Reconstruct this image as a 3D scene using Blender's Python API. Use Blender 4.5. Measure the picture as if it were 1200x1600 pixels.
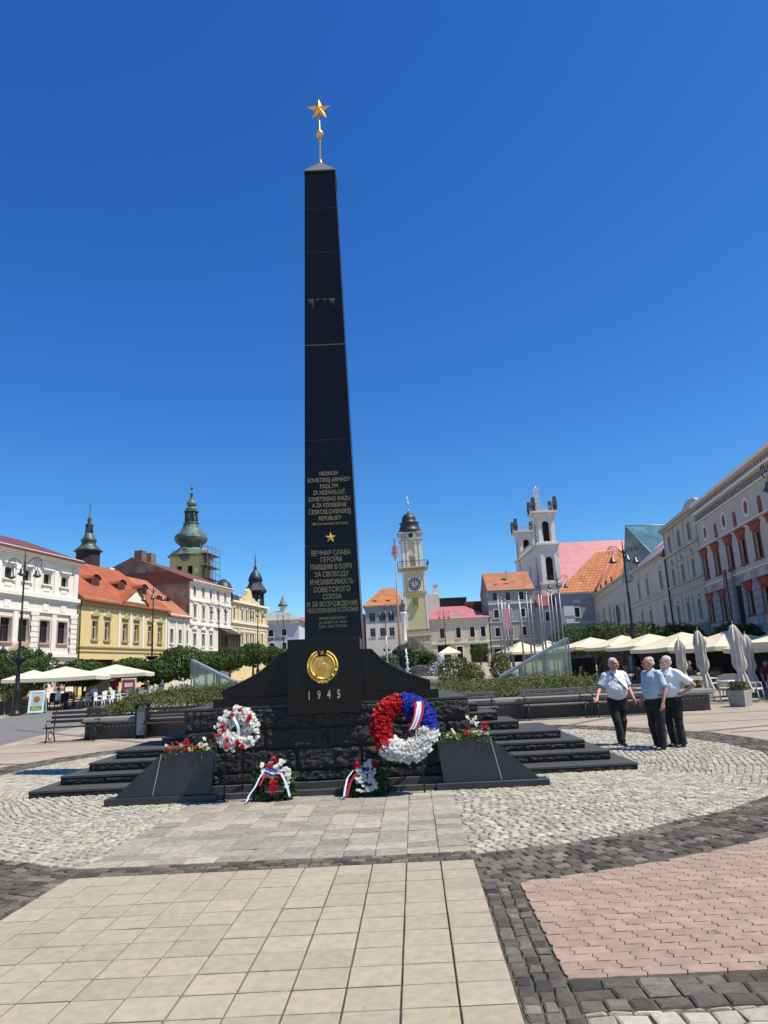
import bpy, math, random
from math import sin, cos, pi, radians, sqrt, atan2
from mathutils import Vector, Matrix, noise
random.seed(7)
for o in list(bpy.data.objects): bpy.data.objects.remove(o)
SC = bpy.context.scene
COL = SC.collection

# ---------------------------------------------------------------- camera
def make_camera():
    F, PIT, ROLL, HC = 1113.0, .2173, -.0478, 1.75
    cd = bpy.data.cameras.new('camera')
    cd.sensor_fit = 'VERTICAL'; cd.sensor_height = 36.0; cd.lens = F/1600*36.0
    cd.clip_end = 6000; cd.clip_start = .05
    co = bpy.data.objects.new('camera', cd); COL.objects.link(co)
    f = Vector((0, cos(PIT), sin(PIT))); r = Vector((1, 0, 0)); u = r.cross(f)
    r2 = r*cos(ROLL)+u*sin(ROLL); u2 = -r*sin(ROLL)+u*cos(ROLL)
    m = Matrix((r2, u2, -f)).transposed().to_4x4(); m.translation = Vector((1.01, 0, HC))
    co.matrix_world = m
    SC.camera = co
make_camera()
SC.render.resolution_x, SC.render.resolution_y = 768, 1024

# ---------------------------------------------------------------- sky and sun
SUN = Vector((6.6, -2.15, 12.2)).normalized()
W = bpy.data.worlds.new('World'); SC.world = W; W.use_nodes = True
nt = W.node_tree; bg = nt.nodes['Background']
sky = nt.nodes.new('ShaderNodeTexSky'); sky.sky_type = 'NISHITA'; sky.sun_disc = False
sky.sun_elevation = math.asin(SUN.z); sky.sun_rotation = atan2(SUN.x, SUN.y)
sky.altitude = 900; sky.air_density = 1.0; sky.dust_density = .05; sky.ozone_density = 6.0
# deepen the clear mountain sky: one response curve per channel
sp = nt.nodes.new('ShaderNodeSeparateColor'); cb = nt.nodes.new('ShaderNodeCombineColor'); nt.links.new(sky.outputs[0], sp.inputs[0])
for i, (k, p) in enumerate(((1.40, 1.62), (1.28, 1.245), (1.22, .865))):
    a = nt.nodes.new('ShaderNodeMath'); a.operation = 'MULTIPLY'; a.inputs[1].default_value = .12; nt.links.new(sp.outputs[i], a.inputs[0])
    q = nt.nodes.new('ShaderNodeMath'); q.operation = 'POWER'; q.inputs[1].default_value = p; nt.links.new(a.outputs[0], q.inputs[0])
    c = nt.nodes.new('ShaderNodeMath'); c.operation = 'MULTIPLY'; c.inputs[1].default_value = k/.12; nt.links.new(q.outputs[0], c.inputs[0]); nt.links.new(c.outputs[0], cb.inputs[i])
nt.links.new(cb.outputs[0], bg.inputs[0]); bg.inputs[1].default_value = .100
sl = bpy.data.lights.new('sun', 'SUN'); sl.energy = 4.9; sl.angle = radians(.53); sl.color = (1, .94, .83)
so = bpy.data.objects.new('sun', sl); COL.objects.link(so)
so.rotation_euler = (-SUN).to_track_quat('-Z', 'Y').to_euler(); so.location = (20, -20, 40)
SC.view_settings.view_transform = 'Standard'; SC.view_settings.look = 'None'
SC.view_settings.exposure = 0.28; SC.view_settings.gamma = 1
SC.render.engine = 'CYCLES'

# ---------------------------------------------------------------- materials
def mat(name, col, rough=.75, metal=0, var=.12, scale=2.0, bump=0.0, bscale=25, spec=.5, island=0.0, col2=None, trans=0, detail=5, specks=0, leaf=0, stain=0, spots=0):
    m = bpy.data.materials.new(name); m.use_nodes = True; t = m.node_tree; N = t.nodes; L = t.links
    b = N['Principled BSDF']; b.inputs['Roughness'].default_value = rough; b.inputs['Metallic'].default_value = metal
    b.inputs['Specular IOR Level'].default_value = spec
    tc = N.new('ShaderNodeTexCoord')
    nz = N.new('ShaderNodeTexNoise'); nz.inputs['Scale'].default_value = scale; nz.inputs['Detail'].default_value = detail; nz.inputs['Roughness'].default_value = .6
    L.new(tc.outputs['Object'], nz.inputs['Vector'])
    mr = N.new('ShaderNodeMapRange'); mr.inputs[1].default_value = .3; mr.inputs[2].default_value = .7
    mr.inputs[3].default_value = 1-var; mr.inputs[4].default_value = 1+var
    L.new(nz.outputs[0], mr.inputs[0])
    fac = mr.outputs[0]
    if island:
        g = N.new('ShaderNodeNewGeometry'); m2 = N.new('ShaderNodeMapRange'); m2.inputs[3].default_value = 1-island; m2.inputs[4].default_value = 1+island
        L.new(g.outputs['Random Per Island'], m2.inputs[0]); mu = N.new('ShaderNodeMath'); mu.operation = 'MULTIPLY'
        L.new(fac, mu.inputs[0]); L.new(m2.outputs[0], mu.inputs[1]); fac = mu.outputs[0]
    c = N.new('ShaderNodeRGB'); c.outputs[0].default_value = (*col, 1); src = c.outputs[0]
    if col2:
        mx = N.new('ShaderNodeMix'); mx.data_type = 'RGBA'; mx.inputs[6].default_value = (*col, 1); mx.inputs[7].default_value = (*col2, 1)
        if island:
            wn = N.new('ShaderNodeTexWhiteNoise'); wn.noise_dimensions = '1D'; L.new(g.outputs['Random Per Island'], wn.inputs['W']); L.new(wn.outputs['Value'], mx.inputs[0])
        else:
            n2 = N.new('ShaderNodeTexNoise'); n2.inputs['Scale'].default_value = scale*.37; n2.inputs['Detail'].default_value = 6
            L.new(tc.outputs['Object'], n2.inputs['Vector']); m3 = N.new('ShaderNodeMapRange'); m3.inputs[1].default_value = .42; m3.inputs[2].default_value = .62
            L.new(n2.outputs[0], m3.inputs[0]); L.new(m3.outputs[0], mx.inputs[0])
        src = mx.outputs[2]
    vm = N.new('ShaderNodeVectorMath'); vm.operation = 'SCALE'; L.new(src, vm.inputs[0]); L.new(fac, vm.inputs['Scale'])
    out = vm.outputs[0]
    if stain:
        # rain streaks and grime: vertical noise
        mp = N.new('ShaderNodeMapping'); mp.inputs['Scale'].default_value = (1.6, 1.6, .16); L.new(tc.outputs['Object'], mp.inputs[0])
        n3 = N.new('ShaderNodeTexNoise'); n3.inputs['Scale'].default_value = 2.2; n3.inputs['Detail'].default_value = 6; L.new(mp.outputs[0], n3.inputs['Vector'])
        m4 = N.new('ShaderNodeMapRange'); m4.inputs[1].default_value = .5; m4.inputs[2].default_value = .75; m4.inputs[3].default_value = 1; m4.inputs[4].default_value = 1-stain
        L.new(n3.outputs[0], m4.inputs[0]); v2 = N.new('ShaderNodeVectorMath'); v2.operation = 'SCALE'; L.new(out, v2.inputs[0]); L.new(m4.outputs[0], v2.inputs['Scale']); out = v2.outputs[0]
    if specks:
        vo = N.new('ShaderNodeTexVoronoi'); vo.inputs['Scale'].default_value = specks; L.new(tc.outputs['Object'], vo.inputs['Vector'])
        lt = N.new('ShaderNodeMath'); lt.operation = 'LESS_THAN'; lt.inputs[1].default_value = .16; L.new(vo.outputs['Distance'], lt.inputs[0])
        sp = N.new('ShaderNodeSeparateColor'); L.new(vo.outputs['Color'], sp.inputs[0])
        gt = N.new('ShaderNodeMath'); gt.operation = 'GREATER_THAN'; gt.inputs[1].default_value = .72; L.new(sp.outputs[0], gt.inputs[0])
        ml = N.new('ShaderNodeMath'); ml.operation = 'MULTIPLY'; L.new(lt.outputs[0], ml.inputs[0]); L.new(gt.outputs[0], ml.inputs[1])
        mz = N.new('ShaderNodeMix'); mz.data_type = 'RGBA'; L.new(ml.outputs[0], mz.inputs[0]); L.new(out, mz.inputs[6]); mz.inputs[7].default_value = (.12, .12, .12, 1); out = mz.outputs[2]
    if spots:                                    # trodden gum, drips and small stains
        for sc, th, dk, gate in ((spots, .07, .55, .80), (spots*2.3, .05, .7, .85)):
            vo = N.new('ShaderNodeTexVoronoi'); vo.inputs['Scale'].default_value = sc; vo.inputs['Randomness'].default_value = 1
            ns = N.new('ShaderNodeTexNoise'); ns.inputs['Scale'].default_value = sc*3; L.new(tc.outputs['Object'], ns.inputs['Vector'])
            va = N.new('ShaderNodeVectorMath'); va.operation = 'MULTIPLY_ADD'; L.new(ns.outputs['Color'], va.inputs[0]); va.inputs[1].default_value = (.5/sc, .5/sc, 0); L.new(tc.outputs['Object'], va.inputs[2]); L.new(va.outputs[0], vo.inputs['Vector'])
            lt = N.new('ShaderNodeMapRange'); lt.inputs[1].default_value = th; lt.inputs[2].default_value = th*1.6; lt.inputs[3].default_value = 1; lt.inputs[4].default_value = 0; L.new(vo.outputs['Distance'], lt.inputs[0])
            sp = N.new('ShaderNodeSeparateColor'); L.new(vo.outputs['Color'], sp.inputs[0]); gt = N.new('ShaderNodeMath'); gt.operation = 'GREATER_THAN'; gt.inputs[1].default_value = gate; L.new(sp.outputs[0], gt.inputs[0])
            ml = N.new('ShaderNodeMath'); ml.operation = 'MULTIPLY'; L.new(lt.outputs[0], ml.inputs[0]); L.new(gt.outputs[0], ml.inputs[1]); mm = N.new('ShaderNodeMapRange'); mm.inputs[3].default_value = 1; mm.inputs[4].default_value = dk; L.new(ml.outputs[0], mm.inputs[0])
            v5 = N.new('ShaderNodeVectorMath'); v5.operation = 'SCALE'; L.new(out, v5.inputs[0]); L.new(mm.outputs[0], v5.inputs['Scale']); out = v5.outputs[0]
    L.new(out, b.inputs['Base Color'])
    if leaf:                                     # thin petals and leaves let light through
        tr = N.new('ShaderNodeBsdfTranslucent'); L.new(out, tr.inputs[0]); ms = N.new('ShaderNodeMixShader'); ms.inputs[0].default_value = leaf
        L.new(b.outputs[0], ms.inputs[1]); L.new(tr.outputs[0], ms.inputs[2]); L.new(ms.outputs[0], N['Material Output'].inputs['Surface'])
    if bump:
        nb = N.new('ShaderNodeTexNoise'); nb.inputs['Scale'].default_value = bscale; nb.inputs['Detail'].default_value = 6
        L.new(tc.outputs['Object'], nb.inputs['Vector']); bp = N.new('ShaderNodeBump'); bp.inputs['Strength'].default_value = bump; bp.inputs['Distance'].default_value = .02
        L.new(nb.outputs[0], bp.inputs['Height']); L.new(bp.outputs[0], b.inputs['Normal'])
    if trans:
        b.inputs['Transmission Weight'].default_value = trans
    return m

def brickmat(name, c1, c2, mortar, sx, bw, rh, ms, rough=.85, rot=0, axis='XY', off=.5, bump=.3, loc=(0, 0, 0), var=.12):
    m = bpy.data.materials.new(name); m.use_nodes = True; t = m.node_tree; N = t.nodes; L = t.links
    b = N['Principled BSDF']; b.inputs['Roughness'].default_value = rough
    tc = N.new('ShaderNodeTexCoord'); mp = N.new('ShaderNodeMapping'); mp.inputs['Location'].default_value = loc
    if axis == 'XZ': mp.inputs['Rotation'].default_value = (radians(-90), 0, 0)
    else: mp.inputs['Rotation'].default_value = (0, 0, rot)
    L.new(tc.outputs['Object'], mp.inputs[0])
    br = N.new('ShaderNodeTexBrick'); br.inputs['Scale'].default_value = sx; br.inputs['Brick Width'].default_value = bw; br.inputs['Row Height'].default_value = rh
    br.inputs['Mortar Size'].default_value = ms; br.offset = off; br.inputs['Color1'].default_value = (*c1, 1); br.inputs['Color2'].default_value = (*c2, 1); br.inputs['Mortar'].default_value = (*mortar, 1)
    L.new(mp.outputs[0], br.inputs['Vector'])
    nz = N.new('ShaderNodeTexNoise'); nz.inputs['Scale'].default_value = .7; nz.inputs['Detail'].default_value = 8; L.new(tc.outputs['Object'], nz.inputs['Vector'])
    mr = N.new('ShaderNodeMapRange'); mr.inputs[1].default_value = .3; mr.inputs[2].default_value = .7; mr.inputs[3].default_value = 1-var; mr.inputs[4].default_value = 1+var; L.new(nz.outputs[0], mr.inputs[0])
    vm = N.new('ShaderNodeVectorMath'); vm.operation = 'SCALE'; L.new(br.outputs[0], vm.inputs[0]); L.new(mr.outputs[0], vm.inputs['Scale']); L.new(vm.outputs[0], b.inputs['Base Color'])
    bp = N.new('ShaderNodeBump'); bp.inputs['Strength'].default_value = bump; bp.inputs['Distance'].default_value = .02; bp.invert = True
    L.new(br.outputs['Fac'], bp.inputs['Height']); L.new(bp.outputs[0], b.inputs['Normal'])
    return m

# ---------------------------------------------------------------- mesh builder
class MB:
    def __init__(s): s.v = []; s.f = []; s.mi = []; s.m = 0; s.sm = []; s.smooth = False
    def add(s, vs, fs):
        o = len(s.v); s.v += [tuple(v) for v in vs]
        for f in fs: s.f.append([i+o for i in f]); s.mi.append(s.m); s.sm.append(s.smooth)
    def quad(s, *p): s.add(p, [list(range(len(p)))])
    def box(s, x0, x1, y0, y1, z0, z1):
        s.add([(x0, y0, z0), (x1, y0, z0), (x1, y1, z0), (x0, y1, z0), (x0, y0, z1), (x1, y0, z1), (x1, y1, z1), (x0, y1, z1)],
              [[0, 3, 2, 1], [4, 5, 6, 7], [0, 1, 5, 4], [1, 2, 6, 5], [2, 3, 7, 6], [3, 0, 4, 7]])
        return s
    def bbox(s, x0, x1, y0, y1, z0, z1, b=.01):   # box with chamfered top edges
        s.add([(x0, y0, z0), (x1, y0, z0), (x1, y1, z0), (x0, y1, z0), (x0, y0, z1-b), (x1, y0, z1-b), (x1, y1, z1-b), (x0, y1, z1-b),
               (x0+b, y0+b, z1), (x1-b, y0+b, z1), (x1-b, y1-b, z1), (x0+b, y1-b, z1)],
              [[0, 3, 2, 1], [8, 9, 10, 11], [0, 1, 5, 4], [1, 2, 6, 5], [2, 3, 7, 6], [3, 0, 4, 7], [4, 5, 9, 8], [5, 6, 10, 9], [6, 7, 11, 10], [7, 4, 8, 11]])
        return s
    def prism(s, pts, a, b, axis='y'):            # polygon (u,w) extruded from a to b along the axis
        n = len(pts)
        def P(p, t): return (p[0], t, p[1]) if axis == 'y' else ((t, p[0], p[1]) if axis == 'x' else (p[0], p[1], t))
        fs = [list(range(n)), list(range(2*n-1, n-1, -1))]+[[i, n+i, n+(i+1) % n, (i+1) % n] for i in range(n)]
        s.add([P(p, a) for p in pts]+[P(p, b) for p in pts], fs); return s
    def tube(s, pts, r, n=8, cap=True):
        pts = [Vector(p) for p in pts]; rs = r if isinstance(r, (list, tuple)) else [r]*len(pts)
        rings = []; up = Vector((0, 0, 1))
        for i, p in enumerate(pts):
            d = (pts[min(i+1, len(pts)-1)]-pts[max(i-1, 0)]).normalized()
            a = d.cross(up)
            if a.length < .05: a = d.cross(Vector((1, 0, 0)))
            a.normalize(); b = d.cross(a)
            rings.append([p+rs[i]*(a*cos(2*pi*k/n)+b*sin(2*pi*k/n)) for k in range(n)])
        vs = [v for q in rings for v in q]; fs = []
        for i in range(len(pts)-1):
            for k in range(n): fs.append([i*n+k, i*n+(k+1) % n, (i+1)*n+(k+1) % n, (i+1)*n+k])
        if cap: fs += [list(range(n-1, -1, -1)), [len(vs)-n+k for k in range(n)]]
        sm = s.smooth; s.smooth = True; s.add(vs, fs); s.smooth = sm; return s
    def lathe(s, prof, n=16, c=(0, 0, 0), rot=0, smooth=True, pl=None, sq=None):   # profile (r,z)
        vs = []; fs = []
        for j, (r, z) in enumerate(prof):
            for k in range(n):
                a = rot+2*pi*k/n; q = r
                if pl: q = r*(1+pl[1]*sin(pl[0]*a+j*.35)+pl[1]*.5*sin(3*a+j))
                vs.append((c[0]+q*cos(a), c[1]+q*sin(a), c[2]+z))
        for j in range(len(prof)-1):
            for k in range(n): fs.append([j*n+k, j*n+(k+1) % n, (j+1)*n+(k+1) % n, (j+1)*n+k])
        fs += [list(range(n-1, -1, -1)), [len(vs)-n+k for k in range(n)]]
        sm = s.smooth; s.smooth = smooth; s.add(vs, fs); s.smooth = sm; return s
    def ball(s, c, r, n=10, m=7):
        if not isinstance(r, (tuple, list)): r = (r, r, r)
        vs = [(c[0], c[1], c[2]-r[2])]
        for j in range(1, m):
            t = -pi/2+pi*j/m
            for k in range(n): vs.append((c[0]+r[0]*cos(t)*cos(2*pi*k/n), c[1]+r[1]*cos(t)*sin(2*pi*k/n), c[2]+r[2]*sin(t)))
        vs.append((c[0], c[1], c[2]+r[2])); fs = []
        for k in range(n): fs.append([0, 1+(k+1) % n, 1+k]); fs.append([len(vs)-1, len(vs)-1-n+k, len(vs)-1-n+(k+1) % n])
        for j in range(m-2):
            for k in range(n): a = 1+j*n; fs.append([a+k, a+(k+1) % n, a+n+(k+1) % n, a+n+k])
        sm = s.smooth; s.smooth = True; s.add(vs, fs); s.smooth = sm; return s
    def cap(s, p0, p1, r0, r1, n=10):             # capsule: tapered tube with ball ends
        s.tube([p0, p1], [r0, r1], n); s.ball(p0, r0, n, 6); s.ball(p1, r1, n, 6); return s
    def build(s, name, ms, parent=None, loc=None, rz=0, label=None):
        me = bpy.data.meshes.new(name); me.from_pydata(s.v, [], s.f)
        ms = ms if isinstance(ms, (list, tuple)) else [ms]
        for m in ms: me.materials.append(m)
        if len(ms) > 1: me.polygons.foreach_set('material_index', s.mi)
        me.polygons.foreach_set('use_smooth', s.sm); me.update()
        o = bpy.data.objects.new(name, me); COL.objects.link(o)
        if parent is not None: o.parent = parent
        if loc is not None: o.location = loc
        if rz: o.rotation_euler = (0, 0, rz)
        if label: o['label'] = label
        return o

def tag(o, label=None, cat=None, group=None, kind=None):
    if label: o['label'] = label
    if cat: o['category'] = cat
    if group: o['group'] = group
    if kind: o['kind'] = kind
    return o
def empty(name, loc, rz=0, label=None, cat=None, group=None):
    o = bpy.data.objects.new(name, None); COL.objects.link(o); o.location = loc; o.rotation_euler = (0, 0, rz); o.empty_display_size = .2
    return tag(o, label, cat, group)
KIDS = {}
def children(o): return [c for c in bpy.data.objects if c.parent == o]
def copy_tree(o, parent=None, kids=None):
    c = o.copy(); COL.objects.link(c)
    if parent is not None: c.parent = parent
    for ch in children(o): copy_tree(ch, c)
    return c
def place(o, loc, rz=0, label=None, group=None, s=None):
    c = copy_tree(o); c.location = loc; c.rotation_euler = (0, 0, rz)
    if label: c['label'] = label
    if group: c['group'] = group
    if s: c.scale = (s, s, s)
    return c
def gz(y): return 0 if y < 30 else .018*(min(y, 150)-30)

# ---------------------------------------------------------------- palette
BLK = mat('polished_black_granite', (.009, .009, .009), .2, var=.35, scale=60, specks=55, spec=.2)
BLKJ = mat('granite_joint', (.10, .10, .095), .5)
ROUGHG = mat('rough_black_granite', (.026, .025, .023), .5, var=.4, scale=30, bump=.6, bscale=90, spec=.3)
STEPT = mat('flamed_granite', (.07, .068, .064), .75, var=.25, scale=40, bump=.15, bscale=200, stain=.2, spec=.25)
BLUEG = mat('blue_black_granite', (.032, .037, .045), .32, var=.25, scale=3, specks=0, spec=.45, bump=.03, bscale=150)
GOLD = mat('gilding', (.78, .50, .12), .42, .75, var=.15, scale=8)
GOLDT = mat('gilded_letters', (.36, .29, .15), .6, .3, var=.1)
SILV = mat('pale_metal_numerals', (.5, .5, .46), .45, .4)
IRON = mat('black_iron', (.018, .019, .02), .45, .3)
WHITE = mat('white_render', (.76, .70, .60), .85, var=.06, scale=.6, stain=.12)
TRIM = mat('white_trim', (.80, .75, .66), .8, var=.05, stain=.08)
CREAM = mat('cream_render', (.66, .60, .45), .85, var=.06, scale=.6, stain=.12)
YELL = mat('yellow_render', (.70, .54, .23), .85, var=.05, scale=.5, stain=.1)
YELD = mat('ochre_trim', (.42, .34, .16), .85, var=.08)
YEL2 = mat('sand_yellow_render', (.66, .55, .29), .85, var=.08, scale=.6, stain=.15)
GREYW = mat('grey_render', (.36, .34, .32), .85, var=.08, scale=.5, stain=.15)
GREYB = mat('blue_grey_render', (.31, .32, .36), .85, var=.06, scale=.5, stain=.12)
STONEW = mat('weathered_pale_render', (.56, .51, .42), .85, var=.1, scale=.5, stain=.3)
STONEG = mat('grey_green_render', (.50, .465, .38), .85, var=.1, scale=.5, stain=.25)
SGRAF = mat('warm_grey_render', (.53, .47, .395), .85, var=.06, scale=.5, stain=.12)
BROWNW = mat('weathered_brown_render', (.16, .10, .075), .9, var=.35, scale=.8, col2=(.27, .20, .16), stain=.3)
REDROOFD = mat('dark_red_roof', (.15, .045, .03), .8, var=.25, scale=2)
TILE = brickmat('orange_roof_tiles', (.42, .115, .045), (.34, .09, .035), (.22, .05, .02), 1, .28, .22, .02, bump=.6, var=.18)
TILE2 = brickmat('faded_roof_tiles', (.46, .20, .10), (.38, .15, .08), (.22, .08, .04), 1, .28, .24, .02, bump=.6, var=.2)
TILEV = brickmat('vivid_orange_roof_tiles', (.56, .22, .08), (.46, .16, .06), (.24, .07, .03), 1, .8, .5, .05, bump=.8, var=.2)
PINKR = brickmat('rose_metal_roof', (.50, .17, .18), (.45, .15, .155), (.38, .12, .13), 1, 20, .6, .05, rot=pi/2, bump=.5, rough=.5)
REDMET = mat('red_brown_metal', (.16, .05, .04), .5, var=.2)
COPPER = mat('copper_patina', (.10, .15, .11), .6, var=.5, scale=1.2, col2=(.04, .07, .055), stain=.3)
COPD = mat('dark_copper', (.035, .045, .04), .5, var=.4, scale=2, col2=(.08, .11, .09))
SLATE = mat('dark_slate', (.03, .03, .034), .5, var=.4)
GLASSD = mat('dark_window_glass', (.02, .022, .026), .1, spec=.35, var=.2)
WOODW = mat('white_window_wood', (.62, .60, .55), .6)
WOODK = mat('dark_window_wood', (.10, .085, .07), .6)
DKOPEN = mat('dark_opening', (.012, .011, .010), .9)
BRWOOD = mat('brown_wood', (.10, .045, .03), .6, var=.25)
CHURCH = mat('pale_church_render', (.70, .66, .57), .85, var=.08, scale=.5, stain=.2)
SGRED = mat('oxide_red_stone', (.30, .055, .028), .8, var=.25, scale=1.5)
STEEL = mat('brushed_steel', (.30, .31, .32), .5, .5)
PLASW = mat('white_plastic', (.75, .75, .73), .5)
CANVAS = mat('cream_canvas', (.60, .55, .44), .85, var=.05, scale=1.5)
CANVY = mat('yellowish_canvas', (.70, .62, .43), .85, var=.05, scale=1.5)
CANVG = mat('folded_grey_canvas', (.58, .52, .43), .9, var=.15, scale=3)
SPOT = None
BARK = mat('bark', (.07, .05, .035), .9, var=.3, scale=6)
LEAF = mat('tree_leaves', (.085, .16, .028), .6, spec=.2, leaf=.3, island=.45, var=.2, scale=1, col2=(.03, .075, .018))
LEAFD = mat('clipped_tree_leaves', (.085, .135, .028), .6, spec=.2, leaf=.3, island=.45, var=.2, scale=1, col2=(.025, .06, .015))
LEAFB = mat('shrub_leaves', (.17, .175, .055), .7, spec=.15, leaf=.25, island=.5, var=.25, scale=.8, col2=(.08, .095, .03))
LEAFG = mat('fir_green', (.03, .085, .035), .6, spec=.2, leaf=.25, island=.5, var=.2, scale=3, col2=(.06, .13, .04))
WOODB = mat('dark_bench_wood', (.045, .028, .022), .5, var=.3, scale=4)
WOODG = mat('grey_bench_wood', (.13, .12, .115), .6, var=.3, scale=4)
# ---------------------------------------------------------------- ground
PAVE = brickmat('beige_paving', (0.374, 0.306, 0.225), (0.34, 0.276, 0.204), (0.221, 0.178, 0.136), 1, .4, .2, .006, bump=.15, var=.16)
GR = MB()
xs = [-900, -120]+list(range(-60, 61, 10))+[120, 900]; ys = [-200, -30, 0, 10, 20, 25, 30, 35, 40, 50, 60, 75, 90, 110, 130, 150, 200, 1500]
GR.add([(x, y, gz(y)) for y in ys for x in xs], [[j*len(xs)+i, j*len(xs)+i+1, (j+1)*len(xs)+i+1, (j+1)*len(xs)+i] for j in range(len(ys)-1) for i in range(len(xs)-1)])
tag(GR.build('ground', PAVE), kind='structure')
def sheet(name, pts_rows, m, dz):               # rows of (xL,xR,y)
    b = MB(); vs = []
    for xl, xr, y in pts_rows: vs += [(xl, y, gz(y)+dz), (xr, y, gz(y)+dz)]
    b.add(vs, [[2*i, 2*i+1, 2*i+3, 2*i+2] for i in range(len(pts_rows)-1)])
    return tag(b.build(name, m), kind='structure')
ASPH = mat('grey_road_paving', (0.162, 0.157, 0.145), .9, var=.12, scale=.8, bump=.1, bscale=60)
sheet('road', [(-19.2, -10.7, 5), (-19.2, -10.9, 17), (-19.3, -11.25, 23), (-19.4, -11.8, 26.5), (-19.5, -12.1, 30), (-19.7, -12.6, 38), (-20.5, -13.2, 45), (-23.3, -14.2, 57), (-22, -13.5, 75), (-19, -11, 95)], ASPH, .006)
# thin dark setts lines laid through the beige paving
DLINE = mat('dark_sett_line', (.16, .14, .13), .9, var=.3, scale=12)
b = MB()
def strip(x0, y0, x1, y1, w):
    d = Vector((x1-x0, y1-y0, 0)).normalized(); n = Vector((-d.y, d.x, 0))*w/2; p = Vector((x0, y0, 0)); q = Vector((x1, y1, 0))
    k = max(1, int((q-p).length/6)); 
    for i in range(k):
        a = p+(q-p)*i/k; c = p+(q-p)*(i+1)/k
        b.quad(*[(v.x, v.y, gz(v.y)+.005) for v in (a-n, c-n, c+n, a+n)])
for a in (20, 48, 76, 104, 132, 160, 188, -10):
    a = radians(a); strip(.2+8.3*cos(a), 14.4+8.3*sin(a), 30*cos(a), 14.4+30*sin(a), .22)
for y in (13.4, 16.9, 19.6, 22.3): strip(8.6, y, 26, y-.2, .1); strip(-10.6, y+.5, -8.2, y+.5, .1)
for y in (26, 30, 34): strip(12, y, 30, y+1, .12)
tag(b.build('paving_line', DLINE), kind='structure')

# ---------------------------------------------------------------- paving stones near the memorial
BED = mat('sand_bed', (.23, .20, .15), .95, var=.3, scale=5)
MOSS = mat('joint_soil', (.085, .068, .05), .95, var=.4, scale=4, col2=(.08, .085, .04))
b = MB()
n = 72
b.add([(.2+8.3*cos(2*pi*k/n), 14.4+8.3*sin(2*pi*k/n), .004) for k in range(n)], [list(range(n))])
tag(b.build('sett_bedding', BED), kind='structure')
b = MB(); b.quad((-9, -3, .007), (9.5, -3, .007), (9.5, 7.42, .007), (-9, 7.42, .007)); tag(b.build('joint_bedding', MOSS), kind='structure')

def stone(b, pts, top, bev=.012, tilt=.003):
    c = Vector((0, 0)); 
    for p in pts: c += Vector(p)
    c /= len(pts); n = len(pts); a, e = random.uniform(-tilt, tilt), random.uniform(-tilt, tilt)
    low = [(p[0], p[1], .0) for p in pts]; up = []; mid = []
    for p in pts:
        d = Vector(p)-c; l = d.length; q = c+d*max(.3, (l-bev*1.5)/l); m = c+d*max(.5, (l-bev*.3)/l)
        up.append((q.x, q.y, top+a*d.x/l+e*d.y/l)); mid.append((m.x, m.y, top-bev*.6))
    b.add(mid+up, [[i, (i+1) % n, n+(i+1) % n, n+i] for i in range(n)]+[list(range(n, 2*n))])
    b.add(low+mid, [[i, (i+1) % n, n+(i+1) % n, n+i] for i in range(n)])
J = lambda s: random.uniform(-s, s)
def ring_setts(b, r0, r1, rh, ln, skip, cx=.2, cy=14.4, a0=0, a1=2*pi, jit=.009, gap=.006):
    r = r0
    while r < r1-.02:
        h = rh*random.uniform(.9, 1.1); L = ln; nn = int((a1-a0)*r/L); off = random.random(); ph = random.uniform(0, 6)
        for k in range(nn):
            t0 = a0+(k+off)*(a1-a0)/nn; t1 = t0+(a1-a0)/nn; tm = (t0+t1)/2
            if random.random() < .004 or skip(cx+(r+h/2)*cos(tm), cy+(r+h/2)*sin(tm)): continue
            g = gap/r; P = []
            for (rr, tt) in ((r+gap, t0+g), (r+gap, t1-g), (r+h-gap, t1-g), (r+h-gap, t0+g)):
                rr += .045*sin(tt*11+rr*1.3)+.02*noise.noise(Vector((cos(tt)*rr*1.5, sin(tt)*rr*1.5, 0)))*4
                P.append((cx+rr*cos(tt)+J(jit*1.25), cy+rr*sin(tt)+J(jit*1.25)))
            stone(b, P, .022+J(.004), .014, .004)
        r += h
WHS = mat('pale_granite_sett', (0.408, 0.374, 0.293), .85, spots=.9, island=.25, var=.15, scale=25, col2=(0.315, 0.285, 0.217), bump=.3, bscale=120)
DKS = mat('dark_basalt_sett', (0.0833, 0.0748, 0.0629), .85, spec=.2, island=.5, var=.25, scale=20, col2=(0.145, 0.126, 0.102), bump=.3, bscale=120)
def under(x, y):
    if 12 < y < 15 and abs(x) < 4.8: return True
    if 11 < y < 14 and abs(x) < 2.1: return True
    if abs(x) < 1.4 and y > 10.9 and y < 12: return True
    return y > 18 and abs(x) < 5
ROT = .031
def inpath(x, y):                                # tile walkway and slab apron
    xx = x-ROT*(y-7.05)
    return -2.03 < xx < 1.68 and y < 10.95
b = MB(); ring_setts(b, .4, 7.3, .098, .112, lambda x, y: under(x, y) or inpath(x, y)); tag(b.build('cobbled_pavement', WHS), kind='structure')
b = MB(); ring_setts(b, 7.31, 8.25, .118, .15, inpath, jit=.010, gap=.0045)
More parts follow.
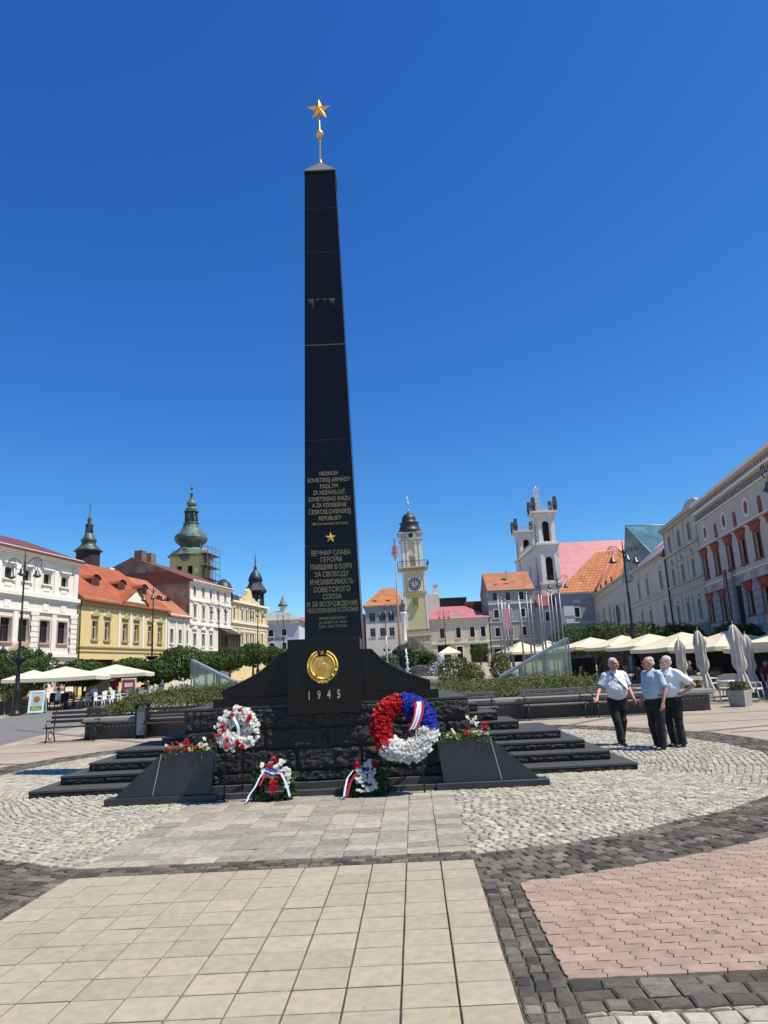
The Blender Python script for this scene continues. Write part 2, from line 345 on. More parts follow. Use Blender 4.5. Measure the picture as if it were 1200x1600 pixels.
def rows(b, x0, x1, y0, y1, rh, ln, vert=False, jit=.008, skip=None, gap=.0042):
    y = y0
    while y < y1-.02:
        h = min(rh*random.uniform(.9, 1.1), y1-y); x = x0
        while x < x1-.01:
            l = ln*random.uniform(.75, 1.25); 
            if x+l > x1-.03: l = x1-x
            cxm, cym = (x+l/2, y+h/2)
            P = [(x+gap+J(jit), y+gap+J(jit)), (x+l-gap+J(jit), y+gap+J(jit)), (x+l-gap+J(jit), y+h-gap+J(jit)), (x+gap+J(jit), y+h-gap+J(jit))]
            if vert: P = [(v, u) for u, v in P][::-1]; cxm, cym = cym, cxm
            x += l
            if skip and skip(cxm, cym): continue
            P = [(u+ROT*(v-7.05), v) for u, v in P]
            stone(b, P, .022+J(.004), .013, .004)
        y += h
inring = lambda x, y: (x+ROT*(y-7.05)-.2)**2+(y-14.4)**2 < 8.32**2
rows(b, -2.03, 1.68, 7.06, 7.36, .1, .13)
rows(b, -3, 7.0, 1.69, 1.98, .098, .11, vert=True, skip=inring)
rows(b, -3, 7.0, -2.4, -2.05, .11, .12, vert=True, skip=inring)
rows(b, 1.98, 9.3, 4.06, 4.44, .125, .17)
rows(b, -9, -2.4, 4.06, 4.44, .125, .17)
tag(b.build('dark_sett_border', DKS), kind='structure')
b = MB(); rows(b, 1.98, 9.3, 1.0, 4.04, .12, .14); tag(b.build('cobbled_corner', WHS), kind='structure')
# sandy yellow square tiles
YT = mat('sandy_concrete_tile', (.395, .342, .243), .9, spots=3.2, island=.05, var=.13, scale=14, col2=(.355, .308, .222), spec=.2, bump=.35, bscale=170, detail=8)
b = MB(); px, py = .31, .286
for i in range(12):
    for j in range(36):
        x0 = -2.03+i*px*(3.71/3.72)+.0055; x1 = x0+px-.011; y1 = 7.04-j*py-.005; y0 = y1-py+.0105
        P = [(x+ROT*(y-7.05)+J(.0012), y+J(.0012)) for x, y in ((x0, y0), (x1, y0), (x1, y1), (x0, y1))]
        stone(b, P, .022+J(.0018), .005, .002)
tag(b.build('tile_walkway', YT), kind='structure')
AT = mat('grey_marble_slab', (.35, .315, .25), .8, spots=6, spec=.2, island=.22, var=.25, scale=16, col2=(.29, .265, .215), bump=.3, bscale=60, detail=9, stain=.1)
b = MB(); y = 7.37
while y < 10.95:
    h = random.uniform(.22, .3)
    for i in range(12):
        x0 = -2.03+i*.309; P = [(x+ROT*(yy-7.05)+J(.007), yy+J(.010)) for x, yy in ((x0+.003, y+.002), (x0+.306, y+.002), (x0+.306, y+h-.003), (x0+.003, y+h-.003))]
        stone(b, P, .021+J(.004), .007, .0035)
    y += h
tag(b.build('slab_apron', AT), kind='structure')
# pink interlocking pavers with wavy joints
PK = mat('pink_concrete_paver', (0.319, 0.225, 0.162), .9, spots=2.2, island=.08, var=.16, scale=9, col2=(0.357, 0.259, 0.187), bump=.35, bscale=150, detail=8)
b = MB()
def pavers(X0, X1, Y0, Y1, sk):
    L, Hh = .225, .1115; j = 0; y = Y0
    zz = [(0, 0), (.25, .005), (.5, 0), (.75, -.005), (1, 0)]
    while y < Y1:
        x = X0-(j % 2)*L/2
        while x < X1:
            g = .0025; P = []
            for t, a in zz: P.append((x+g+t*(L-2*g), y+g+a))
            P += [(x+L-g+.013, y+Hh*.36), (x+L-g-.013, y+Hh*.64)]
            for t, a in reversed(zz): P.append((x+g+t*(L-2*g), y+Hh-g+a))
            P += [(x+g-.013, y+Hh*.64), (x+g+.013, y+Hh*.36)]
            P = [(min(max(u, X0), X1), min(max(v, Y0), Y1)) for u, v in P]
            D = [sqrt((u+ROT*(v-7.05)-.2)**2+(v-14.4)**2) for u, v in P]
            if max(D) < 8.3: x += L; continue
            if min(D) < 8.275: P = [(u, v) if d >= 8.275 else (.2+(u-.2)*8.275/d, 14.4+(v-14.4)*8.275/d) for (u, v), d in zip(P, D)]
            cx = sum(p[0] for p in P)/len(P); cy = sum(p[1] for p in P)/len(P)
            if not (sk(cx, cy) or max(p[0] for p in P)-min(p[0] for p in P) < .03 or max(p[1] for p in P)-min(p[1] for p in P) < .03):
                stone(b, [(u+ROT*(v-7.05), v) for u, v in P], .021+J(.001), .004, .001)
            x += L
        y += Hh; j += 1
arc = lambda x, y: (x+ROT*(y-7.05)-.2)**2+(y-14.4)**2 < 8.29**2
pavers(1.985, 9.2, 4.45, 9.5, arc); pavers(-8.8, -2.41, 4.45, 9.5, arc); pavers(-8.8, -2.41, -1, 4.05, arc)
tag(b.build('pink_paver_field', PK), kind='structure')

# ---------------------------------------------------------------- the memorial
def rough(b, x0, x1, z0, z1, y, m=.018, amp=.03, st=.026, face='y-', seed=0):
    """rock-faced block: chiselled margin, displaced belly; face y- looks to the front, x+/x- to the sides"""
    nx = max(3, int((x1-x0)/st)); nz = max(3, int((z1-z0)/st)); vs = []
    for j in range(nz+1):
        for i in range(nx+1):
            u = x0+(x1-x0)*i/nx; w = z0+(z1-z0)*j/nz
            e = min(u-x0, x1-u, w-z0, z1-w); k = min(1, max(0, (e-m*.4)/(m*1.4)))
            d = k*(amp*.35+amp*1.2*abs(noise.noise(Vector((u*9+seed, w*13, seed))))+amp*.8*abs(noise.noise(Vector((u*27, w*31+seed, 3)))))
            vs.append((u, y-d, w) if face == 'y-' else ((y+d, u, w) if face == 'x+' else (y-d, u, w)))
    fs = [[j*(nx+1)+i, j*(nx+1)+i+1, (j+1)*(nx+1)+i+1, (j+1)*(nx+1)+i] for j in range(nz) for i in range(nx)]
    if face == 'x-': fs = [f[::-1] for f in fs]
    b.add(vs, fs)
def course(b, x0, x1, z0, z1, y, ln, face='y-', sd=0, amp=.03, off=0):
    x = x0; first = True
    while x < x1-.02:
        l = ln*random.uniform(.8, 1.2)
        if first: l *= (1-off); first = False
        if x+l > x1-ln*.3: l = x1-x
        rough(b, x+.004, x+l-.004, z0+.003, z1-.003, y, face=face, seed=sd+x*3.1, amp=amp); x += l

MEM = empty('memorial', (0, 13.4, 0), 0, 'black granite obelisk memorial with gold star and gilded inscriptions on a stepped base', 'monument')
OY = 13.4
def mb(b, name, ms, label=None, parent=None):
    b.v = [(x, y-OY, z) for x, y, z in b.v] if parent is None else b.v
    return b.build(name, ms, MEM if parent is None else parent, label=label)
STEPS = [(4.85, 11.95, 0, .12), (4.575, 12.45, .12, .267), (4.28, 12.87, .267, .413), (3.98, 13.3, .413, .553), (3.335, 13.84, .553, .705), (2.985, 14.1, .705, .87), (2.65, 14.35, .87, 1.03)]
for k, (hx, fy, z0, z1) in enumerate(STEPS):
    b = MB(); b.m = 1; e = .02
    b.bbox(-hx+e, hx-e, fy+e, 15.1-k*.008, z0-(.02 if k else 0), z1-.035-.002, .002)
    b.m = 0; x = -hx
    while x < hx-.05:                            # tread slabs
        l = random.uniform(.8, 1.15); l = hx-x if x+l > hx-.4 else l
        b.bbox(x+.002, x+l-.002, fy, 15.12-k*.008, z1-.035, z1, .004); x += l
    b.m = 1
    course(b, -hx, hx, z0+.002, z1-.035, fy+e-.002, .78, sd=k*11, amp=.024)
    course(b, fy, 15.1, z0+.002, z1-.035, hx-e+.002, .78, face='x+', sd=k*7, amp=.024)
    course(b, fy, 15.1, z0+.002, z1-.035, -hx+e-.002, .78, face='x-', sd=k*5, amp=.024)
    mb(b, 'step', [STEPT, ROUGHG])
# low steps in front
b = MB(); b.bbox(-1.62, 1.6, 10.9, 11.4, 0, .1, .006); mb(b, 'front_step', STEPT)
b = MB(); b.bbox(-2.3, 2.3, 10.99, 11.5, .101, .2, .006); mb(b, 'front_step', STEPT)
# plinth with four rock-faced courses
b = MB(); b.m = 0; b.box(-2.11, 2.11, 11.07, 14.2, 0, 1.27)
b.box(-2.13, 2.13, 11.045, 14.22, 1.272, 1.30); b.m = 1
for (z0, z1, ln, of) in ((.2, .36, .9, .3), (.36, .67, .95, 0), (.67, .97, .8, .45), (.97, 1.27, 1.05, .2)):
    course(b, -2.13, 2.13, z0, z1, 11.06, ln, sd=z0*50, off=of, amp=.035)
    course(b, 11.06, 14.2, z0, z1, 2.12, ln, face='x+', sd=z0*70, off=of); course(b, 11.06, 14.2, z0, z1, -2.12, ln, face='x-', sd=z0*90, off=of)
mb(b, 'plinth', [STEPT, ROUGHG])
b = MB(); b.m = 1; b.bbox(-1.7, 1.7, 11.07, 14.0, 1.3, 1.43, .006); mb(b, 'plinth_slab', [STEPT, BLK])
b.mi[:] = b.mi
# curved wing walls
def wing(sg):
    P = [(0.3, 1.435), (1.59, 1.435), (1.59, 1.56), (1.45, 1.61), (1.3, 1.665), (1.15, 1.735), (1.0, 1.82), (.87, 1.915), (.78, 2.0), (.71, 2.075), (.3, 2.075)]
    b = MB(); b.prism([(sg*x, z) for x, z in P], 11.2, 11.75)
    T = P[2:10]
    for i in range(len(T)-1):                   # pale coping on the curve
        (xa, za), (xb, zb) = T[i], T[i+1]; b.m = 1
        b.quad((sg*xa, 11.19, za+.004), (sg*xb, 11.19, zb+.004), (sg*xb, 11.76, zb+.006), (sg*xa, 11.76, za+.006))
        b.quad((sg*xa, 11.19, za-.012), (sg*xb, 11.19, zb-.012), (sg*xb, 11.19, zb+.004), (sg*xa, 11.19, za+.004))
    return mb(b, 'wing_wall', [BLK, STEPT])
wing(1); wing(-1)
# front block with emblem and date
b = MB(); b.bbox(-.55, .55, 10.95, 11.82, 1.16, 2.255, .008); mb(b, 'front_block', BLK)
FB = bpy.data.objects['front_block']
def text(s, size, m, parent, loc, name='lettering', sx=1, ext=.004, bold=.0, rot=(pi/2, 0, 0)):
    c = bpy.data.curves.new('t', 'FONT'); c.body = s; c.size = size; c.align_x = 'CENTER'; c.align_y = 'CENTER'; c.extrude = ext; c.offset = bold; c.resolution_u = 3
    o = bpy.data.objects.new('t', c); COL.objects.link(o); bpy.context.view_layer.update()
    me = bpy.data.meshes.new_from_object(o.evaluated_get(bpy.context.evaluated_depsgraph_get())); bpy.data.objects.remove(o)
    me.materials.clear(); me.materials.append(m); me.name = name
    q = bpy.data.objects.new(name, me); COL.objects.link(q); q.parent = parent; q.location = loc; q.rotation_euler = rot; q.scale = (sx, 1, 1)
    return q
for i, ch in enumerate('1945'): text(ch, .17, mat('pale_gold_numerals', (.5, .45, .33), .5, .3) if i == 0 else bpy.data.materials['pale_gold_numerals'], FB, (-.235+i*.147, 10.945-OY, 1.42), 'numeral', sx=.62, bold=.003)
# state emblem: wreath of wheat round a globe with hammer and sickle
b = MB(); cx, cz, y = -.025, 1.84, 10.95-OY
for k in range(-62, 63):
    a = -pi/2+k/62*(pi*.86); 
    for rr, ww, dd in ((.205, .034, .02), (.165, .028, .032)):
        p = Vector((cx+rr*cos(a)*.98, y-dd, cz+rr*sin(a)*1.02)); q = Vector((cx+(rr+.036)*cos(a+.10*(1 if k > 0 else -1)), y-.006-dd*.4, cz+(rr+.04)*sin(a+.10*(1 if k > 0 else -1))))
        b.tube([p, (p+q)/2+Vector((0, -.012, 0)), q], [.007, .0095, .002], 5)
for k in range(0, 49):                           # body of the wreath
    a0 = -pi/2+(k-24)/24*(pi*.87); a1 = -pi/2+(k-23)/24*(pi*.87)
    if k < 48:
        for ra, rb, ya, yb in ((.135, .18, .008, .03), (.18, .235, .03, .004)):
            b.quad(*[(cx+r*cos(a), y-yy, cz+r*sin(a)*1.02) for r, a, yy in ((ra, a0, ya), (ra, a1, ya), (rb, a1, yb), (rb, a0, yb))])
for k in (-3, -2, -1, 1, 2, 3): b.tube([(cx+.16*cos(-pi/2+k*.42), y-.02, cz+.16*sin(-pi/2+k*.42)), (cx+.235*cos(-pi/2+k*.42), y-.035, cz+.235*sin(-pi/2+k*.42))], .016, 6)
b.ball((cx, y-.004, cz+.0), (.122, .034, .128), 18, 10); b.prism([(cx+.165*cos(k*pi/12), cz-.015+.16*sin(k*pi/12)) for k in range(24)], y-.02, y-.001)
for t in (-.5, 0, .5): b.tube([(cx+.1*sin(t)*cos(s)*1.05, y-.036*cos(s)+.0, cz+.115*sin(s)) for s in [i*.35-1.4 for i in range(9)]], .006, 5)
b.tube([(cx-.028, y-.05, cz-.03), (cx+.03, y-.055, cz+.048)], .013, 6); b.box(cx+.0, cx+.042, y-.058, y-.04, cz+.03, cz+.048)
b.tube([(cx-.03+.04*cos(s), y-.05, cz+.002+.042*sin(s)) for s in [i*.3-1.9 for i in range(10)]]+[(cx-.06, y-.05, cz-.055)], .011, 6)
for k in range(9): b.tube([(cx-.05+k*.0125, y-.012, cz-.105), (cx-.09+k*.0225, y-.008, cz-.15)], .005, 5)
b.prism([(cx-.09, cz-.215), (cx-.06, cz-.25), (cx-.03, cz-.235), (cx, cz-.255), (cx+.03, cz-.235), (cx+.06, cz-.25), (cx+.09, cz-.215), (cx, cz-.19)], y-.04, y-.002)
def star5(b, c, R, r, d, y0=0, back=False):
    P = [(c[0]+(R if k % 2 == 0 else r)*sin(k*pi/5), c[1]+(R if k % 2 == 0 else r)*cos(k*pi/5)) for k in range(10)]
    for k in range(10):
        b.quad((P[k][0], y0, P[k][1]), (c[0], y0-d, c[1]), (P[(k+1) % 10][0], y0, P[(k+1) % 10][1]))
        if back: b.quad((P[k][0], y0, P[k][1]), (P[(k+1) % 10][0], y0, P[(k+1) % 10][1]), (c[0], y0+d, c[1]))
star5(b, (cx, cz+.2), .042, .017, .02, y-.01)
b.build('emblem', GOLD, FB)
# obelisk shaft
ZB, ZT, HB, HT = 1.3, 12.05, .532, .318
b = MB(); segs = [ZB, 4.03, 6.08, 8.06, 9.07, 10.12, 11.16, ZT]; hw = lambda z: HB+(HT-HB)*(z-ZB)/(ZT-ZB)
for i in range(len(segs)-1):
    z0, z1 = segs[i]+(.0045 if i else 0), segs[i+1]-.0045; a, c, d = hw(z0), hw(z1), .006
    b.lathe([((a-d)*sqrt(2), z0), (a*sqrt(2), z0+d), (c*sqrt(2), z1-d), ((c-d)*sqrt(2), z1)], 4, (0, 0, 0), pi/4, False)
b.m = 1; b.lathe([((hw(ZB)-.01)*sqrt(2), ZB), ((HT-.01)*sqrt(2), ZT-.01)], 4, (0, 0, 0), pi/4, False)
# thin pale strip along the right hand edge only, weathered streaks under the third joint
OB = b.build('shaft', [BLK, BLKJ], MEM)
b = MB(); e = .012
for sx in (1,):
    b.add([(sx*(hw(z)+.001)-o, -(hw(z)+.003)+q, z) for z in (ZB+.3, ZT-.02) for o, q in ((.001, .0), (-.004, .0), (-.004, .03), (.001, .03))],
          [[0, 1, 5, 4], [1, 2, 6, 5]])
b.build('edge_strip', STEPT, OB)
for x, w, h in ((-.27, .07, .16), (-.215, .03, .42), (-.12, .05, .1), (.02, .06, .09), (.16, .09, .13), (.2, .03, .3)):
    n = 7; b = MB()
    for i in range(n):
        u = x+w*(i/n-.5)*1.6; hh = h*(1-abs(i/n-.5)*1.7)*random.uniform(.6, 1); z1 = 9.065; z0 = z1-hh
        b.quad((u, -hw(z1)-.0015, z1), (u+.004, -hw(z0)-.0015, z0), (u+w/n*1.1, -hw(z0)-.0015, z0+.02), (u+w/n*1.7, -hw(z1)-.0015, z1))
    b.build('lime_streak', bpy.data.materials.get('lime_bloom') or mat('lime_bloom', (.07, .07, .07), .8, var=.3, scale=30), OB)
b = MB(); b.quad((-.40, -hw(8.06)-.0018, 8.045), (.40, -hw(8.06)-.0018, 8.045), (.40, -hw(8.06)-.0018, 8.066), (-.4, -hw(8.06)-.0018, 8.066))
b.build('lime_streak', bpy.data.materials['lime_bloom'], OB)
b = MB(); b.lathe([(.335*sqrt(2), 12.05), (.335*sqrt(2), 12.075), (.03*sqrt(2), 12.47)], 4, (0, 0, 0), pi/4, False); b.build('capstone', mat('bronze_grey_cap', (.17, .16, .13), .5, .3), MEM)
FIN = MB(); FIN.tube([(0, 0, 12.45), (0, 0, 13.8)], .017, 8); FIN.lathe([(.05, 12.44), (.04, 12.5), (.02, 12.58)], 10)
FO = FIN.build('finial_rod', GOLD, MEM)
b = MB(); b.ball((0, 0, 13.22), .085, 16, 10); b.build('ball', GOLD, FO)
b = MB(); star5(b, (0, 13.85), .275, .11, .10, 0, True); S = b.build('star', GOLD, FO); 
# inscriptions
T1 = [('HRDINOM', 5.40, .105), ('SOVIETSKEJ ARMÁDY', 5.275, .105), ('PADLÝM', 5.15, .105), ('ZA NEZÁVISLOSŤ', 5.03, .105), ('SOVIETSKEHO SVÄZU', 4.905, .105), ('A ZA VZKRIESENIE', 4.785, .105), ('ČESKOSLOVENSKEJ', 4.66, .11), ('REPUBLIKY', 4.535, .105), ('VĎAČNÁ BANSKÁ BYSTRICA', 4.43, .06)]
T2 = [('ВЕЧНАЯ СЛАВА', 3.88, .115), ('ГЕРОЯМ', 3.755, .115), ('ПАВШИМ В БОЯХ', 3.62, .115), ('ЗА СВОБОДУ', 3.485, .115), ('И НЕЗАВИСИМОСТЬ', 3.345, .115), ('СОВЕТСКОГО', 3.205, .115), ('СОЮЗА', 3.075, .115), ('И ЗА ВОЗРОЖДЕНИЕ', 2.945, .11), ('ЧЕХОСЛОВАЦКОЙ РЕСПУБЛИКИ', 2.83, .10), ('УКРАИНСКИЙ ФРОНТ', 2.69, .058), ('26 МАРТА 1945', 2.615, .058), ('БАН. БЫСТРИЦА', 2.545, .058)]
WID = {'SOVIETSKEJ ARMÁDY': .80, 'ČESKOSLOVENSKEJ': .78, 'SOVIETSKEHO SVÄZU': .78, 'ЧЕХОСЛОВАЦКОЙ РЕСПУБЛИКИ': .92, 'И ЗА ВОЗРОЖДЕНИЕ': .92, 'HRDINOM': .34, 'PADLÝM': .33, 'ZA NEZÁVISLOSŤ': .6, 'A ZA VZKRIESENIE': .64, 'REPUBLIKY': .42, 'VĎAČNÁ BANSKÁ BYSTRICA': .68, 'ВЕЧНАЯ СЛАВА': .72, 'ГЕРОЯМ': .38, 'ПАВШИМ В БОЯХ': .76, 'ЗА СВОБОДУ': .62, 'И НЕЗАВИСИМОСТЬ': .78, 'СОВЕТСКОГО': .66, 'СОЮЗА': .34}
for s, z, sz in T1+T2:
    t = text(s, sz*1.14, GOLDT, OB, (.0, -hw(z)-.003, z), 'inscription', bold=-.0006, ext=.003)
    w = max(v.co.x for v in t.data.vertices)-min(v.co.x for v in t.data.vertices); want = WID.get(s, .5); t.scale = (want/w, 1, 1)
b = MB(); star5(b, (0, 4.17), .105, .043, .03, -hw(4.17)-.002); b.build('star_relief', GOLD, OB)

# ---------------------------------------------------------------- stone planters in front
def planter(sg, label):
    E = empty('planter', (sg*2.3, 10.9, 0), 0, label, 'planter', 'granite planters flanking the memorial'); X = lambda x: sg*(x-2.3)
    b = MB(); xs = sorted((X(1.58), X(3.2))); b.bbox(xs[0], xs[1], -.08, .16, 0, .115, .01); b.build('base_slab', BLUEG, E)
    def pan(P, name, y0=.02, y1=.18):
        b = MB(); b.prism([(X(x), z) for x, z in P], y0, y1); return b.build(name, BLUEG, E)
    # front panel in two slabs, leaning slightly back
    pan([(1.69, .118), (2.52, .118), (2.40, .70), (1.62, .70)], 'front_panel', -.02, .05)
    pan([(2.525, .118), (3.06, .118), (3.04, .15), (2.405, .70)], 'side_panel', -.02, .05)
    b = MB(); b.prism([(X(1.72), .12), (X(2.98), .12), (X(2.40), .64), (X(1.66), .64)], .05, .78 if 0 else .14); b.build('box', BLUEG, E)
    b = MB(); b.m = 0
    a = sorted((X(1.63), X(1.66))); b.box(a[0], a[1], .05, .14, .4, .69)
    b.build('inner_panel', BLUEG, E)
    b = MB(); a, c = X(2.523), X(2.403); w = .006
    b.add([(a-w, -.0215, .12), (a+w, -.0215, .12), (c+w, -.0215, .7), (c-w, -.0215, .7)], [[0, 1, 2, 3]]); b.build('joint', mat('pale_joint', (.4, .4, .38), .8), E)
    return E
planter(-1, 'dark granite planter with red and white flowers, left of the memorial front')
planter(1, 'blue-grey granite planter with red and yellow-white flowers, right of the memorial front')

def leaf_quads(b, n, samp, s, bend=.3, up=0):
    for _ in range(n):
        p = samp(); 
        d = Vector((random.gauss(0, 1), random.gauss(0, 1), random.gauss(0, 1)+up)).normalized(); a = d.orthogonal().normalized(); a.rotate(Matrix.Rotation(random.uniform(0, 6.3), 3, d)); c = d.cross(a)
        L = s*random.uniform(.6, 1.3); w = L*.42
        b.quad(p-a*L, p-c*w+d*L*bend, p+a*L, p+c*w+d*L*bend)
REDP = mat('red_petals', (.62, .02, .03), .5, island=.3, var=.1, leaf=.35); WHP = mat('white_petals', (.88, .87, .82), .6, island=.08, var=.04, leaf=.45); YLP = mat('pale_yellow_petals', (.80, .74, .45), .55, island=.2, var=.05, leaf=.4)
BLP = mat('blue_petals', (.04, .07, .50), .5, island=.45, var=.1, leaf=.35); LFF = mat('flower_leaves', (.11, .18, .04), .5, leaf=.3, island=.5, var=.1, col2=(.20, .24, .06))
def blossom(b, c, r, n=9):
    c = Vector(c)
    for k in range(n):
        a = k*2.4; e = random.uniform(-.2, 1.2); d = Vector((cos(a)*cos(e), -abs(sin(e))*.6+sin(a)*cos(e)*.6, sin(a)*cos(e))).normalized()
        s = d.orthogonal().normalized(); t = d.cross(s)
        b.quad(c, c+d*r*.6+s*r*.42, c+d*r+t*r*.1, c+d*r*.6-s*r*.42)
def flowers(x0, x1, y, z, label, reds, whites, yel):
    E = empty('flower_cluster', ((x0+x1)/2, y, z), 0, label, 'flowers'); w = (x1-x0)/2
    b = MB(); leaf_quads(b, 420, lambda: Vector((random.uniform(-w, w), random.uniform(-.06, .10), random.uniform(-.08, .03)+.12*random.random()**2)), .028, up=1); b.build('foliage', LFF, E)
    for nm, m, L in (('blossoms', REDP, reds), ('blossoms', WHP, whites), ('blossoms', YLP, yel)):
        for (u, v, r) in L:
            b = MB()
            for _ in range(7): blossom(b, (u+J(r), J(.03)-.03, v+J(r)), .02)
            b.build(nm, m, E)
flowers(-2.38, -1.68, 10.93, .70, 'red and white begonias growing in the left granite planter', [(-.25, .08, .05), (-.12, .1, .05), (-.02, .17, .03), (-.3, .05, .04), (.02, .07, .05), (.1, .08, .04), (-.17, .03, .04), (-.05, .05, .04)], [(-.3, .1, .02), (.2, .12, .03), (.27, .08, .03), (.25, .18, .02), (.3, .03, .02), (-.08, .1, .015)], [(.22, .06, .03), (.05, .03, .03)])
flowers(1.68, 2.42, 10.93, .70, 'tall cream and red begonias growing in the right granite planter', [(-.02, .09, .05), (.02, .05, .04), (.27, .18, .05), (.3, .2, .03)], [(.05, .3, .02), (.12, .24, .03), (.17, .2, .03), (-.2, .12, .03), (.22, .1, .03)], [(-.12, .05, .04), (.1, .12, .05), (.2, .06, .05), (.3, .05, .04), (.15, .28, .03), (-.25, .05, .03)])

# ---------------------------------------------------------------- wreaths
def ringpt(r, t, R, a0, a1, wob=0):
    a = random.uniform(a0, a1); q = random.uniform(0, 6.283); k = t*sqrt(random.random())
    return Vector(((R+k*cos(q))*cos(a), k*sin(q)*.6, (R+k*cos(q))*sin(a)))
def ribbon(b, pts, w, tw=(1, 0, 0)):
    tw = Vector(tw).normalized()
    for i in range(len(pts)-1):
        p, q = Vector(pts[i]), Vector(pts[i+1]); b.quad(p-tw*w, p+tw*w, q+tw*w, q-tw*w)
RIBW = mat('white_ribbon', (.78, .80, .84), .35, var=.03); RIBR = mat('red_ribbon', (.50, .02, .04), .35, var=.05); RIBB = mat('blue_ribbon', (.05, .09, .40), .35, var=.05)
def stand(x, y, h, w, label):
    E = empty('wreath_stand', (x, y, 0), 0, label, 'wreath stand')
    for s in (-1, 1):
        b = MB(); b.tube([(s*w, 0, 0), (s*w*.92, .02, h)], .014, 8); b.build('leg', IRON, E)
    b = MB(); b.tube([(0, .32, 0), (0, .06, h)], .012, 8); b.build('rear_leg', IRON, E)
    b = MB(); b.box(-w, w, .0, .012, .3, .32); b.build('crossbar', IRON, E)
stand(-1.24, 10.72, .95, .21, 'black iron wreath stand holding the white rose wreath')
stand(1.14, 10.74, .85, .26, 'black iron wreath stand holding the red, blue and white wreath')
# left: white roses with a few red ones
E = empty('wreath', (-1.24, 10.66, 1.0), 0, 'round wreath of white and few red flowers, left of the emblem block', 'wreath')
b = MB(); leaf_quads(b, 500, lambda: ringpt(0, .11, .21, 0, 6.283)+Vector((0, .03, 0)), .03); b.build('foliage', LEAFG, E)
b = MB()
for _ in range(300):
    p = ringpt(0, .125, .2, 0, 6.283); p.y = -abs(p.y)-.03
    if (int(atan2(p.z, p.x)*3+9) % 5 == 0 and random.random() < .5): continue
    blossom(b, p, random.uniform(.03, .045), 10)
b.build('flowers', WHP, E)
for a, r in ((1.35, .25), (1.9, .2), (.7, .24), (.5, .2), (3.3, .17), (3.5, .27), (4.25, .28), (3.0, .2), (5.1, .27), (4.9, .2), (4.1, .2)):
    b = MB()
    for _ in range(6): blossom(b, (r*cos(a)+J(.022), -.135, r*sin(a)+J(.022)), .028, 9)
    b.build('red_rose', REDP, E)
b = MB(); ribbon(b, [(-.06+.1*sin(t), -.12-.02*sin(t*2), .17-.14*t) for t in [i*.2 for i in range(12)]], .022); b.build('ribbon', RIBW, E)
E.rotation_euler = (radians(-16), 0, 0)
# right: tricolour
E = empty('wreath', (1.15, 10.66, .92), 0, 'large round wreath with red, blue and white flower sections right of emblem', 'wreath')
for nm, m, a0, a1, n, sz in (('red_flowers', REDP, 1.62, 3.95, 560, .036), ('blue_flowers', BLP, -.15, 1.6, 430, .034), ('white_flowers', WHP, 3.85, 6.2, 420, .052)):
    b = MB()
    for _ in range(n):
        p = ringpt(0, .15, .34, a0, a1); p.y = -abs(p.y)-.02; blossom(b, p, sz*random.uniform(.8, 1.2), 9)
    b.build(nm, m, E)
b = MB(); leaf_quads(b, 500, lambda: ringpt(0, .12, .35, 0, 6.283)+Vector((0, .03, 0)), .035); b.build('foliage', LEAFG, E)
for m, dx, nm in ((RIBW, -.06, 'ribbon'), (RIBR, .0, 'ribbon'), (RIBW, -.03, 'ribbon'), (RIBR, -.08, 'ribbon')):
    b = MB(); ribbon(b, [(.28+dx*1.3-.17*t*t+.05*t, -.14-.02*sin(t*4)-dx*.1, .33-.4*t) for t in [i*.12 for i in range(9)]], .024, (1, 0, .6)); b.build(nm, m, E)
E.rotation_euler = (radians(-16), 0, 0)
